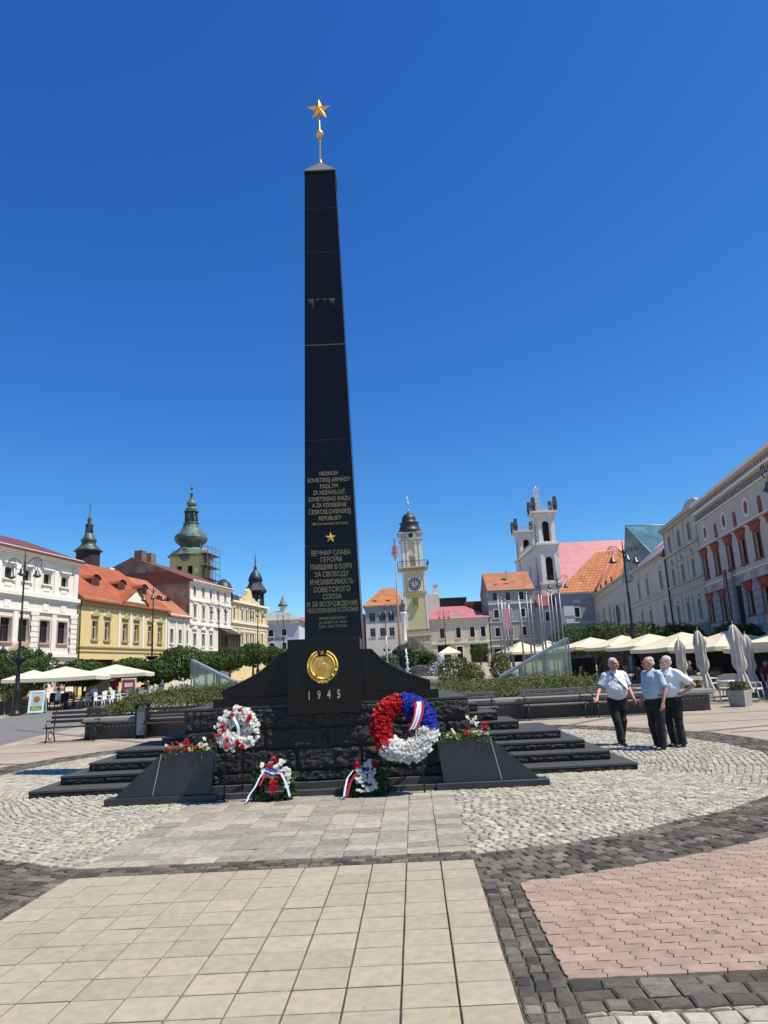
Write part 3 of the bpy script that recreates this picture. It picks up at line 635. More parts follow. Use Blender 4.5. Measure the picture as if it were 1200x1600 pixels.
def bouquet(x, y, label, kind):
    E = empty('floral_wreath', (x, y, 0), 0, label, 'floral wreath')
    E.rotation_euler = (radians(-14), 0, 0)
    b = MB(); leaf_quads(b, 1500, lambda: (lambda a, k: Vector(((.15+.13*k)*cos(a)*1.1, J(.08)+.06, .2+(.12+.11*k)*sin(a))))(random.uniform(0, 6.283), random.random()), .035); leaf_quads(b, 250, lambda: Vector((J(.3), J(.06), .32+J(.09))), .04); b.build('fir_foliage', LEAFG, E)
    W_ = MB()
    if kind == 0:
        for _ in range(46): blossom(W_, (J(.2)+.03, -.06+J(.03), .44+J(.12)), .036, 11)
        for _ in range(20): blossom(W_, (.2+J(.03), -.06, .31+J(.13)), .034, 10)
        for u, v in ((-.06, .47), (-.05, .42), (.08, .37), (.0, .56), (.1, .35)):
            R_ = MB(); [blossom(R_, (u+J(.025), -.1, v+J(.025)), .035) for _ in range(6)]; R_.build('red_flowers', REDP, E)
        R_ = MB(); [blossom(R_, (.01+J(.05), -.1, .2+J(.08)), .026) for _ in range(40)]; R_.build('red_flowers', REDP, E)
    else:
        for _ in range(85): blossom(W_, (J(.14), -.09+J(.02), .25+J(.16)*(1)), .03, 11)
        for _ in range(10): blossom(W_, (.03+J(.04), -.1, .45+J(.05)), .035, 11)
        for u, v in ((-.1, .44), (.13, .42)):
            R_ = MB(); [blossom(R_, (u+J(.035), -.1, v+J(.03)), .036) for _ in range(9)]; R_.build('red_flowers', REDP, E)
    W_.build('white_flowers', WHP, E)
    if kind: b = MB(); [blossom(b, (.0+J(.04), -.11, .37+J(.02)), .022) for _ in range(16)]; b.build('blue_flowers', BLP, E)
    b = MB(); ribbon(b, [(-.12, -.12, .42), (-.18, -.14, .33), (-.24, -.15, .2), (-.31, -.18, .1), (-.34, -.2, .015)] if kind == 0 else [(-.1, -.12, .4), (-.18, -.14, .36), (-.26, -.15, .26), (-.29, -.16, .14), (-.31, -.17, .02)], .017, (1, 0, .4)); b.build('ribbon', RIBW, E)
    b = MB(); ribbon(b, [(-.08, -.11, .40), (-.13, -.13, .32), (-.18, -.14, .22)] if kind == 0 else [(-.08, -.13, .36), (-.15, -.145, .31), (-.22, -.155, .2), (-.25, -.165, .1), (-.27, -.17, .02)], .02, (1, 0, .4)); b.build('ribbon', RIBR, E)
    if kind == 0:
        b = MB(); ribbon(b, [(-.12, -.125, .43), (-.04, -.13, .395), (.06, -.13, .38), (.12, -.13, .37), (.17, -.14, .28), (.22, -.15, .16), (.25, -.16, .06)], .015, (1, 0, .5)); b.build('ribbon', RIBW, E)
        b = MB(); ribbon(b, [(-.1, -.128, .445), (-.03, -.133, .415), (.07, -.133, .40)], .016, (.3, 0, 1)); b.build('ribbon', RIBB, E)
bouquet(-.73, 10.6, 'leaning fir wreath with white and red flowers and long white ribbons', 0)
bouquet(.58, 10.62, 'leaning fir wreath with white flower cushion and two red blooms', 1)
# ---------------------------------------------------------------- building kit (local x along the front, y back, z up)
def front_wall(b, x0, x1, z0, z1, ops, y=0, dep=.3):
    X = sorted({x0, x1} | {v for o in ops for v in (o[0], o[1]) if x0 < v < x1}); Z = sorted({z0, z1} | {v for o in ops for v in (o[2], o[3]) if z0 < v < z1})
    for i in range(len(X)-1):
        for j in range(len(Z)-1):
            cx, cz = (X[i]+X[i+1])/2, (Z[j]+Z[j+1])/2
            if any(o[0] < cx < o[1] and o[2] < cz < o[3] for o in ops): continue
            b.quad((X[i], y, Z[j]), (X[i+1], y, Z[j]), (X[i+1], y, Z[j+1]), (X[i], y, Z[j+1]))
    for a, c, d, e in ops:
        b.quad((a, y, d), (a, y+dep, d), (a, y+dep, e), (a, y, e)); b.quad((c, y, d), (c, y, e), (c, y+dep, e), (c, y+dep, d))
        b.quad((a, y, e), (a, y+dep, e), (c, y+dep, e), (c, y, e)); b.quad((a, y, d), (c, y, d), (c, y+dep, d), (a, y+dep, d))
WCACHE = {}
def window(E, x, z0, z1, w, st, fm, wood=None, y=0, dep=.3, pm=None):
    """surround with sill and hood; pane with glazing bars as sub-part"""
    wood = wood or WOODK; h = z1-z0; key = (st, round(w, 2), round(h, 2), fm.name, wood.name, pm.name if pm else '')
    if key not in WCACHE:
        b = MB(); t = .13; p = .05; hw_ = w/2
        if st != 'bare':
            b.box(-hw_-t, -hw_, -p, .02, 0, h); b.box(hw_, hw_+t, -p, .02, 0, h); b.box(-hw_-t, hw_+t, -p, .02, h, h+t)
            b.box(-hw_-t-.06, hw_+t+.06, -p-.1, .02, -.12, 0)
        if st == 'ped':
            b.box(-hw_-.22, hw_+.22, -.2, .02, h+.42, h+.52); b.prism([(-hw_-.24, h+.52), (hw_+.24, h+.52), (0, h+1.0)], -.2, .02); b.box(-hw_-.05, hw_+.05, -.03, .02, h+t+.02, h+.42)
        if st == 'hood':
            b.box(-hw_-.2, hw_+.2, -.22, .02, h+.3, h+.42); b.box(-hw_-.1, hw_+.1, -.06, .02, h+t, h+.3)
        if st == 'arch':
            P = [(-(hw_+.16)*cos(k*pi/8), h+t+.01+.35*sin(k*pi/8)) for k in range(9)]; b.prism(P, -.14, .02)
        if st == 'flare':
            b.prism([(-hw_-.14, h+t+.005), (hw_+.14, h+t+.005), (hw_+.42, h+t+.5), (-hw_-.42, h+t+.5)], -.12, .02); b.box(-hw_-.46, hw_+.46, -.2, .02, h+t+.505, h+t+.62)
        if st == 'bare': b.box(-hw_-.04, hw_+.04, -.05, .02, -.08, 0)
        fr = b.build('window', fm); me = fr.data; bpy.data.objects.remove(fr)
        b = MB(); b.m = 0; b.quad((-hw_, dep-.02, 0), (hw_, dep-.02, 0), (hw_, dep-.02, h), (-hw_, dep-.02, h)); b.m = 1; s = .05
        b.box(-hw_, -hw_+s, dep-.09, dep-.03, 0, h); b.box(hw_-s, hw_, dep-.09, dep-.03, 0, h); b.box(-s/2, s/2, dep-.09, dep-.03, 0, h-s)
        b.box(-hw_+s, hw_-s, dep-.085, dep-.03, h-s, h); b.box(-hw_+s, hw_-s, dep-.085, dep-.03, 0, s)
        if h > 1.2: b.box(-hw_+s, hw_-s, dep-.10, dep-.035, h*.66, h*.66+s)
        q = b.build('pane', [pm or GLASSD, wood]); mq = q.data; bpy.data.objects.remove(q); WCACHE[key] = (me, mq)
    me, mq = WCACHE[key]
    o = bpy.data.objects.new('window', me); COL.objects.link(o); o.parent = E; o.location = (x, y, z0)
    q = bpy.data.objects.new('pane', mq); COL.objects.link(q); q.parent = o
def roof(E, x0, x1, y0, y1, ze, zr, m, hl=0, hr=0, ov=.45, name='roof', th=.14, mono=False, label=None, ym=None):
    b = MB(); ym = ym or (y0+y1)/2; a, c = x0-(ov if hl else .05), x1+(ov if hr else .05); s = (zr-ze)/(ym-y0); f, k = y0-ov, y1+ov; zf = ze-s*ov*.5
    L = Vector((x0+hl, ym, zr)); R = Vector((x1-hr, ym, zr))
    FL, FR, BL, BR = Vector((a, f, zf)), Vector((c, f, zf)), Vector((a, k, zf)), Vector((c, k, zf))
    b.quad(FL, FR, R, L); b.quad(BR, BL, L, R); b.quad(BL, FL, L) ; b.quad(FR, BR, R)
    d = Vector((0, 0, th)); b.quad(FL-d, FR-d, FR, FL); b.quad(BL-d, FL-d, FL, BL); b.quad(FR-d, BR-d, BR, FR); b.quad(BR-d, BL-d, BL, BR); b.quad(FL-d, BL-d, BR-d, FR-d)
    return b.build(name, m, E, label=label)
def building(name, label, cat, org, rz, x0, x1, ze, dep, wm, wins, bands=(), rf=None, tm=None, extra=None, zb=-.5, gables=True, ops=()):
    E = empty(name, org, rz, label, cat); b = MB()
    O = [(w[0]-w[3]/2, w[0]+w[3]/2, w[1], w[2]) for w in wins]+list(ops)
    front_wall(b, x0, x1, zb, ze, O)
    b.quad((x1, 0, zb), (x1, dep, zb), (x1, dep, ze), (x1, 0, ze)); b.quad((x0, dep, zb), (x0, 0, zb), (x0, 0, ze), (x0, dep, ze)); b.quad((x1, dep, zb), (x0, dep, zb), (x0, dep, ze), (x1, dep, ze)); b.quad((x0, 0, ze), (x1, 0, ze), (x1, dep, ze), (x0, dep, ze))
    if rf and gables and rf.get('zr'):
        if not rf.get('hl'): b.quad((x0, 0, ze), (x0, dep/2, rf['zr']), (x0, dep, ze))
        if not rf.get('hr'): b.quad((x1, 0, ze), (x1, dep, ze), (x1, dep/2, rf['zr']))
    b.build('wall', wm, E)
    for w in wins: window(E, w[0], w[1], w[2], w[3], w[4], (w[5] if len(w) > 5 else None) or tm or TRIM, w[6] if len(w) > 6 else None)
    if ops:
        for o in ops: b = MB(); b.quad((o[0], .28, o[2]), (o[1], .28, o[2]), (o[1], .28, o[3]), (o[0], .28, o[3])); b.build('doorway', DKOPEN, E)
    if bands:
        for q in bands:
            b = MB(); za, zc, p = q[:3]; xa, xb = (q[3], q[4]) if len(q) > 4 else (x0-.03, x1+.03); b.box(xa, xb, -p, .03, za, zc); b.build('cornice', tm or TRIM, E)
    if rf: roof(E, x0, x1, 0, dep, ze, rf['zr'], rf['m'], rf.get('hl', 0), rf.get('hr', 0), rf.get('ov', .45))
    return E
SPLIT = {'pilaster', 'chimney', 'window_panel', 'oriel_window', 'corner_strip', 'door_frame', 'skylight', 'dormer', 'screen_and_shade_sheet_', 'roof_post'}
def boxes(E, name, m, L):
    if name in SPLIT:
        for q in L: b = MB(); b.box(*q); o = b.build(name, m, E)
        return o
    b = MB(); [b.box(*q) for q in L]; return b.build(name, m, E)

# left row
LD = Vector((.1805, .9836, 0)); LP = Vector((-26.19, 62.18, 0)); LR = atan2(LD.y, LD.x)
def lorg(t): p = LP+LD*t; return (p.x, p.y, 0)
def arr(xs, z0, z1, w, st, *k): return [(x, z0, z1, w, st, *k) for x in xs]
PKT = mat('rose_window_trim', (.48, .34, .27), .85, var=.08)
bx = [-1.95, -4.25, -6.75, -8.75, -11.1, -13.5, -15.6, -18, -20.5, -23, -25.5]
E = building('palace', 'white baroque house with dark windows and dark red metal roof, leftmost on the square', 'building', lorg(.1), LR, -28, 0, 12.35, 11, WHITE,
    arr(bx, 9.85, 10.7, .98, 'hood')+arr(bx, 5.12, 6.9, 1.22, 'frame', PKT, BRWOOD)+arr([-4.25, -1.95], 1.6, 3.45, 1.05, 'frame', PKT, BRWOOD),
    [(12.0, 12.33, .5), (11.85, 12.0, .3), (8.65, 8.95, .3), (8.5, 8.65, .15), (7.5, 7.65, .14), (4.0, 4.25, .22), (3.9, 4.0, .1)], {'zr': 14.6, 'm': REDMET, 'ov': .65}, ops=[(-8.2, -6.5, -.4, 3.7)])
boxes(E, 'pilaster', TRIM, [(x-.28, x+.28, -.1, .02, z0, z1) for x in (-.4, -3.1, -5.55, -7.75, -9.95, -12.3, -14.6) for z0, z1 in ((8.96, 11.84), (4.26, 7.49))])
boxes(E, 'rustication', TRIM, [(-.9, -.1, -.12, -.1, 4.3, 7.5), (-5.95, -5.15, -.12, -.1, 4.3, 7.5)]+[(x-.45-(.1 if k % 2 else 0), x+.4, -.16, -.1, 4.3+k*.42, 4.62+k*.42) for x in (-.5, -5.55) for k in range(8)]+[(x-.35, x+.35, -.07, .02, 7.75, 8.3) for x in bx]+[(x-.4, x+.4, -.05, .02, 9.3, 9.55) for x in bx])
b = MB(); P = [(-7.35+1.15*cos(k*pi/10), 3.85+1.3*sin(k*pi/10)) for k in range(11)]; Q = [(-7.35+.8*cos(k*pi/10), 3.85+.95*sin(k*pi/10)) for k in range(11)]
for k in range(10): b.prism([P[k], P[k+1], Q[k+1], Q[k]], -.5, .02)
b.box(-8.7, -8.2, -.5, .02, -.4, 3.85); b.box(-6.5, -6.0, -.5, .02, -.4, 3.85); b.build('portal', PKT, E)
b = MB(); b.prism([(-7.35+.5*cos(k*pi/8), 4.25+.45*sin(k*pi/8)) for k in range(16)], -.3, -.02); b.build('medallion', mat('pink_medallion', (.42, .20, .16), .8), E)
for sx in (-5.3, -9.3):
    b = MB(); b.box(sx-.9, sx+.9, -.75, .02, 3.72, 3.86); b.lathe([(.3, 3.86), (.15, 4.0), (.4, 4.25), (.1, 4.6), (.05, 4.75)], 10, (sx, -.4, 0)); b.build('urn', IRON, E)

yx = [2.45, 4.45, 7.55, 9.65, 12.35, 14.4]
E = building('town_house', 'bright yellow two-storey house with orange tiled roof and triangular gable', 'building', lorg(.4), LR, 0, 16.1, 9.3, 12, YELL,
    arr(yx, 5.6, 7.28, .82, 'ped', None, WOODW), [(9.0, 9.28, .35), (8.5, 9.0, .12), (4.9, 5.02, .12), (4.5, 4.6, .08)], {'zr': 13.95, 'm': TILE, 'ov': .5}, tm=YELD, ops=[(1.5, 5.9, .2, 3.85), (8.1, 9.2, .2, 3.7)])
boxes(E, 'pilaster', TRIM, [(x-.16, x+.16, -.08, .02, 5.03, 8.49) for x in (6.45, 8.55, 10.9, 15.7)])
boxes(E, 'window_panel', TRIM, [(x+s*.53-.06, x+s*.53+.06, -.02, .02, 5.15, 8.35) for x in yx for s in (-1, 1)])
b = MB(); b.prism([(6.4, 9.3), (11.1, 9.3), (8.75, 10.75)], -.42, 1.5); b.build('gable', YELD, E)
b = MB(); b.prism([(7.1, 9.42), (10.4, 9.42), (8.75, 10.4)], -.45, -.40); b.build('gable_field', TRIM, E)
b = MB(); b.quad((6.2, -.55, 9.2), (8.75, -.55, 10.8), (8.75, 2.6, 10.8), (6.2, .3, 9.35)); b.quad((8.75, -.55, 10.8), (11.3, -.55, 9.2), (11.3, .3, 9.35), (8.75, 2.6, 10.8)); b.build('gable_roof', TILE, E)
def dormer(E, x, y, z, w=1.25, h=1.05, rm=TILE, d=2.6):
    b = MB(); b.m = 0; b.prism([(x-w/2, z), (x+w/2, z), (x+w/2, z+h*.62)]+[(x+w/2*cos(k*pi/8), z+h*.62+h*.38*sin(k*pi/8)) for k in range(1, 8)]+[(x-w/2, z+h*.62)], y, y+d*.8); b.m = 1
    for k in range(8):
        a0, a1 = k*pi/8, (k+1)*pi/8; r = w/2+.12; q = h*.38+.1; zc = z+h*.62
        b.quad((x+r*cos(a0), y-.15, zc+q*sin(a0)), (x+r*cos(a1), y-.15, zc+q*sin(a1)), (x+r*cos(a1), y+d, zc+q*sin(a1)+.05), (x+r*cos(a0), y+d, zc+q*sin(a0)+.05))
    o = b.build('dormer', [REDROOFD, rm], E); b = MB(); b.prism([(x-w*.32, z+.12), (x+w*.32, z+.12), (x+w*.32, z+h*.6), (x, z+h*.85), (x-w*.32, z+h*.6)], y-.03, y+.02); b.build('pane', GLASSD, o)
for x in (5.3, 9.9, 14.3): dormer(E, x, 1.9, 10.85, rm=TILE)
boxes(E, 'snow_guard', IRON, [(.2, 16, .25, .28, 9.62, 9.68)])
b = MB(); b.tube([(.08, -.12, 9.0), (.08, -.12, 0)], .06, 6); b.build('drainpipe', IRON, E)

lx = [.9, 2.9, 4.8]
E = building('town_house', 'low cream house with faded tile roof between the yellow and the tall white houses', 'building', lorg(16.55), LR, 0, 5.1, 8.85, 11, CREAM,
    arr(lx, 5.65, 7.22, .72, 'frame'), [(8.55, 8.83, .35), (8.2, 8.5, .1), (5.1, 5.22, .1), (4.7, 4.82, .12)], {'zr': 13.4, 'm': TILE2, 'ov': .4})
boxes(E, 'pilaster', TRIM, [(x-.14, x+.14, -.07, .02, 5.23, 8.19) for x in (.12, 1.9, 3.85, 4.95)])
for x in (1.4, 3.6): dormer(E, x, 2.0, 10.2, w=1.0, h=.8, rm=TILE2, d=1.8)
E = tag(MB().box(-.45, .45, 0, .9, 10, 14.2).build('chimney_stack', TRIM, None, (-29.5, 78.5, 0), LR), 'tall white chimney stack rising between the yellow and cream houses', 'chimney')
tx = [1.4, 3.75, 5.95, 8.15, 10.4]
E = building('town_house', 'tall white three-storey house with a bare brown side wall and dark wooden oriel', 'building', lorg(21.75), LR, 0, 12.1, 13.2, 15, WHITE,
    arr(tx, 11.37, 12.55, .68, 'bare')+arr(tx, 8.72, 10.1, .72, 'hood')+arr(tx[:3], 5.45, 6.97, .78, 'ped'),
    [(12.95, 13.2, .5), (12.8, 12.95, .3), (10.75, 10.95, .18), (7.9, 8.12, .22), (5.0, 5.12, .12), (4.4, 4.55, .15)], {'zr': 16.4, 'm': REDROOFD, 'ov': .5}, gables=False)
boxes(E, 'pilaster', TRIM, [(x-.12, x+.12, -.06, .02, z0, z1) for x in (.14, 2.55, 4.85, 7.05, 9.3, 11.9) for z0, z1 in ((10.96, 12.79), (8.13, 10.74))])
b = MB(); b.box(-.03, -.004, 0, 15, 0, 13.2); b.add([(-.03, 0, 13.2), (-.03, 7.5, 16.35), (-.03, 15, 13.2)], [[0, 2, 1]]); b.build('side_wall', BROWNW, E)
b = MB(); b.box(8.3, 11.9, -1.5, 0, 4.9, 7.0); b.box(8.2, 12.0, -1.7, 0, 4.55, 4.9); o = b.build('oriel', BRWOOD, E)
boxes(o, 'oriel_window', GLASSD, [(x, x+.6, -1.53, -1.5, 5.5, 6.8) for x in (8.5, 9.4, 10.3, 11.15)]+[(8.27, 8.3, -1.2, -.3, 5.5, 6.8)])
b = MB(); b.prism([(-1.9, 7.0), (0, 7.0), (0, 7.9)], 8.1, 12.1, 'x'); b.build('oriel_roof', SLATE, o)
boxes(E, 'chimney', BROWNW, [(x, x+1.2, 6.6, 7.6, 15.5, 17.3) for x in (.6, 2.9)])

yw = [1.05, 3.85, 5.45, 7.0, 8.05, 11.6]
E = building('town_house', 'ornate sand-yellow corner house with stucco gable and dark roof turret', 'building', lorg(33.95), LR, 0, 13.8, 11.8, 9, YEL2,
    arr(yw, 9.2, 10.75, .62, 'arch')+arr(yw, 5.9, 7.42, .66, 'hood'), [(11.55, 11.8, .45), (8.8, 9.0, .25), (8.2, 8.3, .1), (5.3, 5.5, .2), (4.4, 4.6, .15)], {'zr': 13.9, 'm': SLATE, 'ov': .3})
boxes(E, 'pilaster', YEL2, [(x-.16, x+.16, -.12, .02, z0, z1) for x in (.2, 2.5, 4.65, 6.2, 9.0, 10.4, 13.5) for z0, z1 in ((9.01, 11.54), (5.51, 8.19))])
b = MB(); b.prism([(4, 11.8), (8.5, 11.8), (8.2, 12.5), (7.1, 12.7), (6.6, 13.6), (5.9, 13.9), (5.2, 13.6), (4.9, 12.7), (4.2, 12.5)], -.3, .2); b.box(2.6, 4, -.2, .1, 11.8, 12.3); b.box(8.5, 10.2, -.2, .1, 11.8, 12.3)
for x in (2.7, 10.1): b.ball((x, -.1, 12.5), .22)
b.build('gable', YEL2, E)
b = MB(); b.lathe([(1.4, 12), (1.35, 13.4), (1.0, 14.2), (.3, 14.8)], 8, (1.2, 1.6, 0)); b.build('corner_dome', SLATE, E)
b = MB(); b.prism([(6.2+0, 5.5), (7.9, 6.6), (8.2, 5.6), (7.4, 5.0)], -1.0, -.98); b.tube([(6.3, 0, 5.0), (7.9, -1.2, 6.8)], .03, 6); tag(b.build('flag', mat('dark_violet_flag', (.07, .05, .12), .8), None, lorg(33.95), LR), 'dark violet flag hanging from the sand-yellow corner house', 'flag')
# slate corner turret behind it
E = empty('corner_turret', (-19.8, 112, 0), .2, 'black slate roof turret with a needle spire above the sand-yellow corner house', 'turret')
b = MB(); b.lathe([(1.5, 3), (1.5, 12.4), (1.2, 12.5), (1.2, 14.2), (1.75, 14.4), (1.9, 14.7), (1.3, 15.5), (1.05, 16.0), (1.1, 16.3)], 8, rot=pi/8, smooth=False); b.build('drum', SLATE, E)
b = MB(); b.lathe([(1.15, 16.3), (1.0, 16.9), (.72, 17.5), (.3, 18), (.22, 18.3), (.3, 18.4), (.12, 18.7), (.1, 19.3), (.02, 21.2)], 12); b.build('spire', SLATE, E)
for k in range(8):
    a = k*pi/4+pi/8; b = MB(); b.tube([(1.32*cos(a), 1.32*sin(a), 12.5), (1.32*cos(a), 1.32*sin(a), 14.3)], .1, 6); b.build('column', COPD, E)

# church tower behind the left row
E = empty('church_tower', (-30.6, 114, 0), radians(-7), 'yellow church tower with large green copper onion dome and scaffolding', 'church tower')
E.scale = (.85, .85, 1)
b = MB(); OPS = [(-1.55, -.55, 16.6, 19.2), (.55, 1.55, 16.6, 19.2)]
for r in range(4):
    c_, s_ = cos(r*pi/2), sin(r*pi/2); t = MB(); front_wall(t, -2.9, 2.9, 5, 20.9, OPS, y=-2.9, dep=.5)
    b.add([(x*c_-y*s_, x*s_+y*c_, z) for x, y, z in t.v], t.f)
b.build('wall', YELL, E)
b = MB()
for r in range(4):
    c_, s_ = cos(r*pi/2), sin(r*pi/2); t = MB(); [t.box(o[0], o[1], -2.45, -2.4, o[2], o[3]) for o in OPS]; b.add([(x*c_-y*s_, x*s_+y*c_, z) for x, y, z in t.v], t.f)
b.build('belfry_louvre', DKOPEN, E)
b = MB()
for r in range(4):
    c_, s_ = cos(r*pi/2), sin(r*pi/2); t = MB(); t.box(-3.25, -1.25, -3.25, -2.88, 20.7, 20.95); t.box(1.25, 3.25, -3.25, -2.88, 20.7, 20.95)
    for k in range(8): a0, a1 = k*pi/8, (k+1)*pi/8; t.prism([(1.3*cos(a0), 20.9+1.3*sin(a0)), (1.3*cos(a1), 20.9+1.3*sin(a1)), (1.05*cos(a1), 20.9+1.05*sin(a1)), (1.05*cos(a0), 20.9+1.05*sin(a0))], -3.2, -2.2)
    t.prism([(1.05*cos(k*pi/8), 20.9+1.05*sin(k*pi/8)) for k in range(9)], -2.95, -2.3); b.add([(x*c_-y*s_, x*s_+y*c_, z) for x, y, z in t.v], t.f)
b.build('cornice', YELD, E)
for r in range(4):
    b = MB(); b.m = 0; b.prism([(.85*cos(k*pi/10), 20.75+.85*sin(k*pi/10)) for k in range(20)], -3.24, -3.17); b.m = 1
    b.box(-.03, .03, -3.27, -3.245, 20.7, 21.4); b.box(-.03, .03, -3.27, -3.245, 20.2, 20.65)
    for k in range(12): a = k*pi/6; b.box(.72*cos(a)-.03, .72*cos(a)+.03, -3.26, -3.245, 20.75+.72*sin(a)-.06, 20.75+.72*sin(a)+.06)
    b.build('clock_face', [mat('clock_blue_grey', (.10, .11, .13), .5), TRIM], E, rz=r*pi/2)
def zs(b, z0, k): b.v = [(x, y, z0+(z-z0)*k) for x, y, z in b.v]; return b
b = MB(); b.lathe([(4.3, 20.95), (3.6, 21.7), (2.7, 22.3), (2.1, 22.9), (1.9, 23.2), (2.4, 23.7), (3.0, 24.3), (3.15, 24.9), (3.0, 25.5), (2.5, 26.0), (2.0, 26.6), (1.6, 27.4), (1.4, 28.1), (1.55, 28.2), (1.5, 28.4)], 16, smooth=False, rot=pi/16); zs(b, 21, .76).build('onion_dome', COPPER, E)
b = MB(); b.lathe([(1.05, 28.3), (1.0, 30.7), (1.5, 30.75), (1.45, 30.95), (1.0, 31.2)], 8, smooth=False); [b.tube([(1.2*cos(k*pi/4), 1.2*sin(k*pi/4), 28.4), (1.2*cos(k*pi/4), 1.2*sin(k*pi/4), 30.8)], .14, 6) for k in range(8)]; zs(b, 21, .76).build('lantern', COPD, E)
b = MB(); b.lathe([(1.1, 31.1), (.95, 31.7), (.6, 31.9), (.85, 32.2), (1.0, 32.6), (.85, 33.0), (.5, 33.4), (.3, 34), (.22, 34.9), (.4, 34.95), (.38, 35.05), (.08, 35.1), (.06, 35.8)], 12); b.ball((0, 0, 36.1), .3); b.tube([(0, 0, 36.3), (0, 0, 37.4)], .05, 6); zs(b, 21, .76).build('finial', COPPER, E)
b = MB()
for z in (15, 17, 19, 21): b.box(3.1, 4.6, -3.2, 3.2, z, z+.08)
for y in (-3.2, -1, 1, 3.2):
    for x in (3.15, 4.55): b.tube([(x, y, 10), (x, y, 22.5)], .06, 5)
for z in (16, 18, 20, 22): b.box(3.1, 4.6, -3.25, -3.15, z, z+.06); b.box(4.52, 4.58, -3.2, 3.2, z, z+.06)
b.build('scaffold', mat('scaffold_metal', (.09, .07, .06), .6), E)
# small dark spire
E = empty('roof_turret', (-38, 92, 0), .35, 'small dark copper turret with cross above the orange roof', 'turret'); E.scale = (.6, .6, 1)
b = MB(); b.lathe([(2.6, 10), (2.6, 18.6), (2.95, 18.7)], 8, smooth=False, rot=pi/8); b.build('drum', mat('dark_louvre_wood', (.035, .025, .02), .8, var=.4, scale=6), E)
b = MB(); b.lathe([(3.1, 18.65), (2.3, 19.3), (1.4, 20.1), (1.55, 20.5), (1.7, 20.85), (1.35, 21.2), (1.0, 21.8), (.8, 22.2)], 12); zs(b, 18.6, .69).build('skirt_roof', COPD, E)
b = MB(); b.lathe([(.45, 22.1), (.45, 23.7), (.9, 23.75), (.85, 23.95)], 8, smooth=False); [b.tube([(.72*cos(k*pi/4), .72*sin(k*pi/4), 22.2), (.72*cos(k*pi/4), .72*sin(k*pi/4), 23.8)], .11, 6) for k in range(8)]; zs(b, 18.6, .69).build('lantern', COPD, E)
b = MB(); b.lathe([(.7, 23.9), (.35, 24.4), (.5, 24.8), (.3, 25.2), (.12, 25.6), (.1, 26.5)], 10); b.ball((0, 0, 26.7), .16); b.tube([(0, 0, 26.8), (0, 0, 28.2)], .05, 5); b.box(-.35, .35, -.04, .04, 27.75, 27.85); b.box(-.25, .25, -.04, .04, 27.35, 27.45); zs(b, 18.6, .69).build('finial', COPD, E)

# far end of the square
building('bank_building', 'pale building with green-grey hipped roof and BANKA lettering behind the left row', 'building', (-33, 125, 0), 0, 0, 18.3, 11.0, 14, mat('pale_lilac_render', (.55, .55, .62), .85, var=.05, stain=.1),
    [(13.4, 8.2, 9.35, .8, 'frame'), (15.7, 8.25, 9.4, .75, 'frame'), (13.5, 5.9, 7.1, .8, 'frame'), (15.7, 5.9, 7.1, .75, 'frame')], [(10.4, 11.0, .35)], {'zr': 13.1, 'm': mat('grey_green_metal_roof', (.30, .33, .27), .6, var=.15, scale=1), 'hl': 3, 'hr': 3.2, 'ov': .5})
BB = bpy.data.objects['bank_building']; text('BANKA', .85, IRON, BB, (14.2, -.03, 7.75), 'sign_lettering')
b = MB(); b.box(-.5, .5, -.5, .5, 12.6, 14); b.m = 1; b.lathe([(1.0, 14), (.7, 14.4), (.5, 14.7), (.3, 15.1), (.03, 15.9)], 8); b.build('bell_turret', [TRIM, COPPER], BB, (14.5, 7, 0))
building('town_house', 'rose-red brick building partly hidden behind the memorial', 'building', (-17.5, 142, 0), 0, 0, 13.6, 10.9, 10, brickmat('rose_brick', (.45, .17, .14), (.40, .14, .12), (.5, .3, .25), 1, .6, .3, .04, axis='XZ'), [(1.4, 8, 9.6, .9, 'frame'), (12.7, 8, 9.5, .8, 'frame')], [(10.6, 10.9, .3)], {'zr': 13, 'm': PINKR, 'ov': .3})
EW = [1.35, 3.25, 5.05]
E = building('town_house', 'white and blue-grey house with orange hipped roof, left of the clock tower', 'building', (-3.6, 140, 0), 0, 0, 7.5, 14.2, 9, GREYB, arr(EW, 11, 12.6, 1.15, 'bare', GREYB, GREYB)+arr(EW, 8.0, 9.65, 1.0, 'frame', None, WOODW), [(13.85, 14.2, .35)], {'zr': 17.8, 'm': TILEV, 'hl': 3.4, 'hr': 1.6, 'ov': .4})
boxes(E, 'lower_wall', WHITE, [(0.02, .85, -.06, .0, 2, 10.45), (1.85, 2.75, -.06, 0, 2, 10.45), (3.75, 4.55, -.06, 0, 2, 10.45), (5.55, 7.48, -.06, 0, 2, 10.45)]+[(x-.5, x+.5, -.055, 0, 9.8, 10.44) for x in EW]+[(x-.5, x+.5, -.055, 0, 2, 7.85) for x in EW])
boxes(E, 'chimney', TRIM, [(5.2, 5.9, 5.5, 6.2, 15.5, 17.6), (7, 7.4, 3.5, 4, 15, 17)])
boxes(E, 'dormer', REDROOFD, [(1.5, 2.3, .6, 2, 14.4, 15.1), (4.2, 5.0, .6, 2, 14.4, 15.1)])
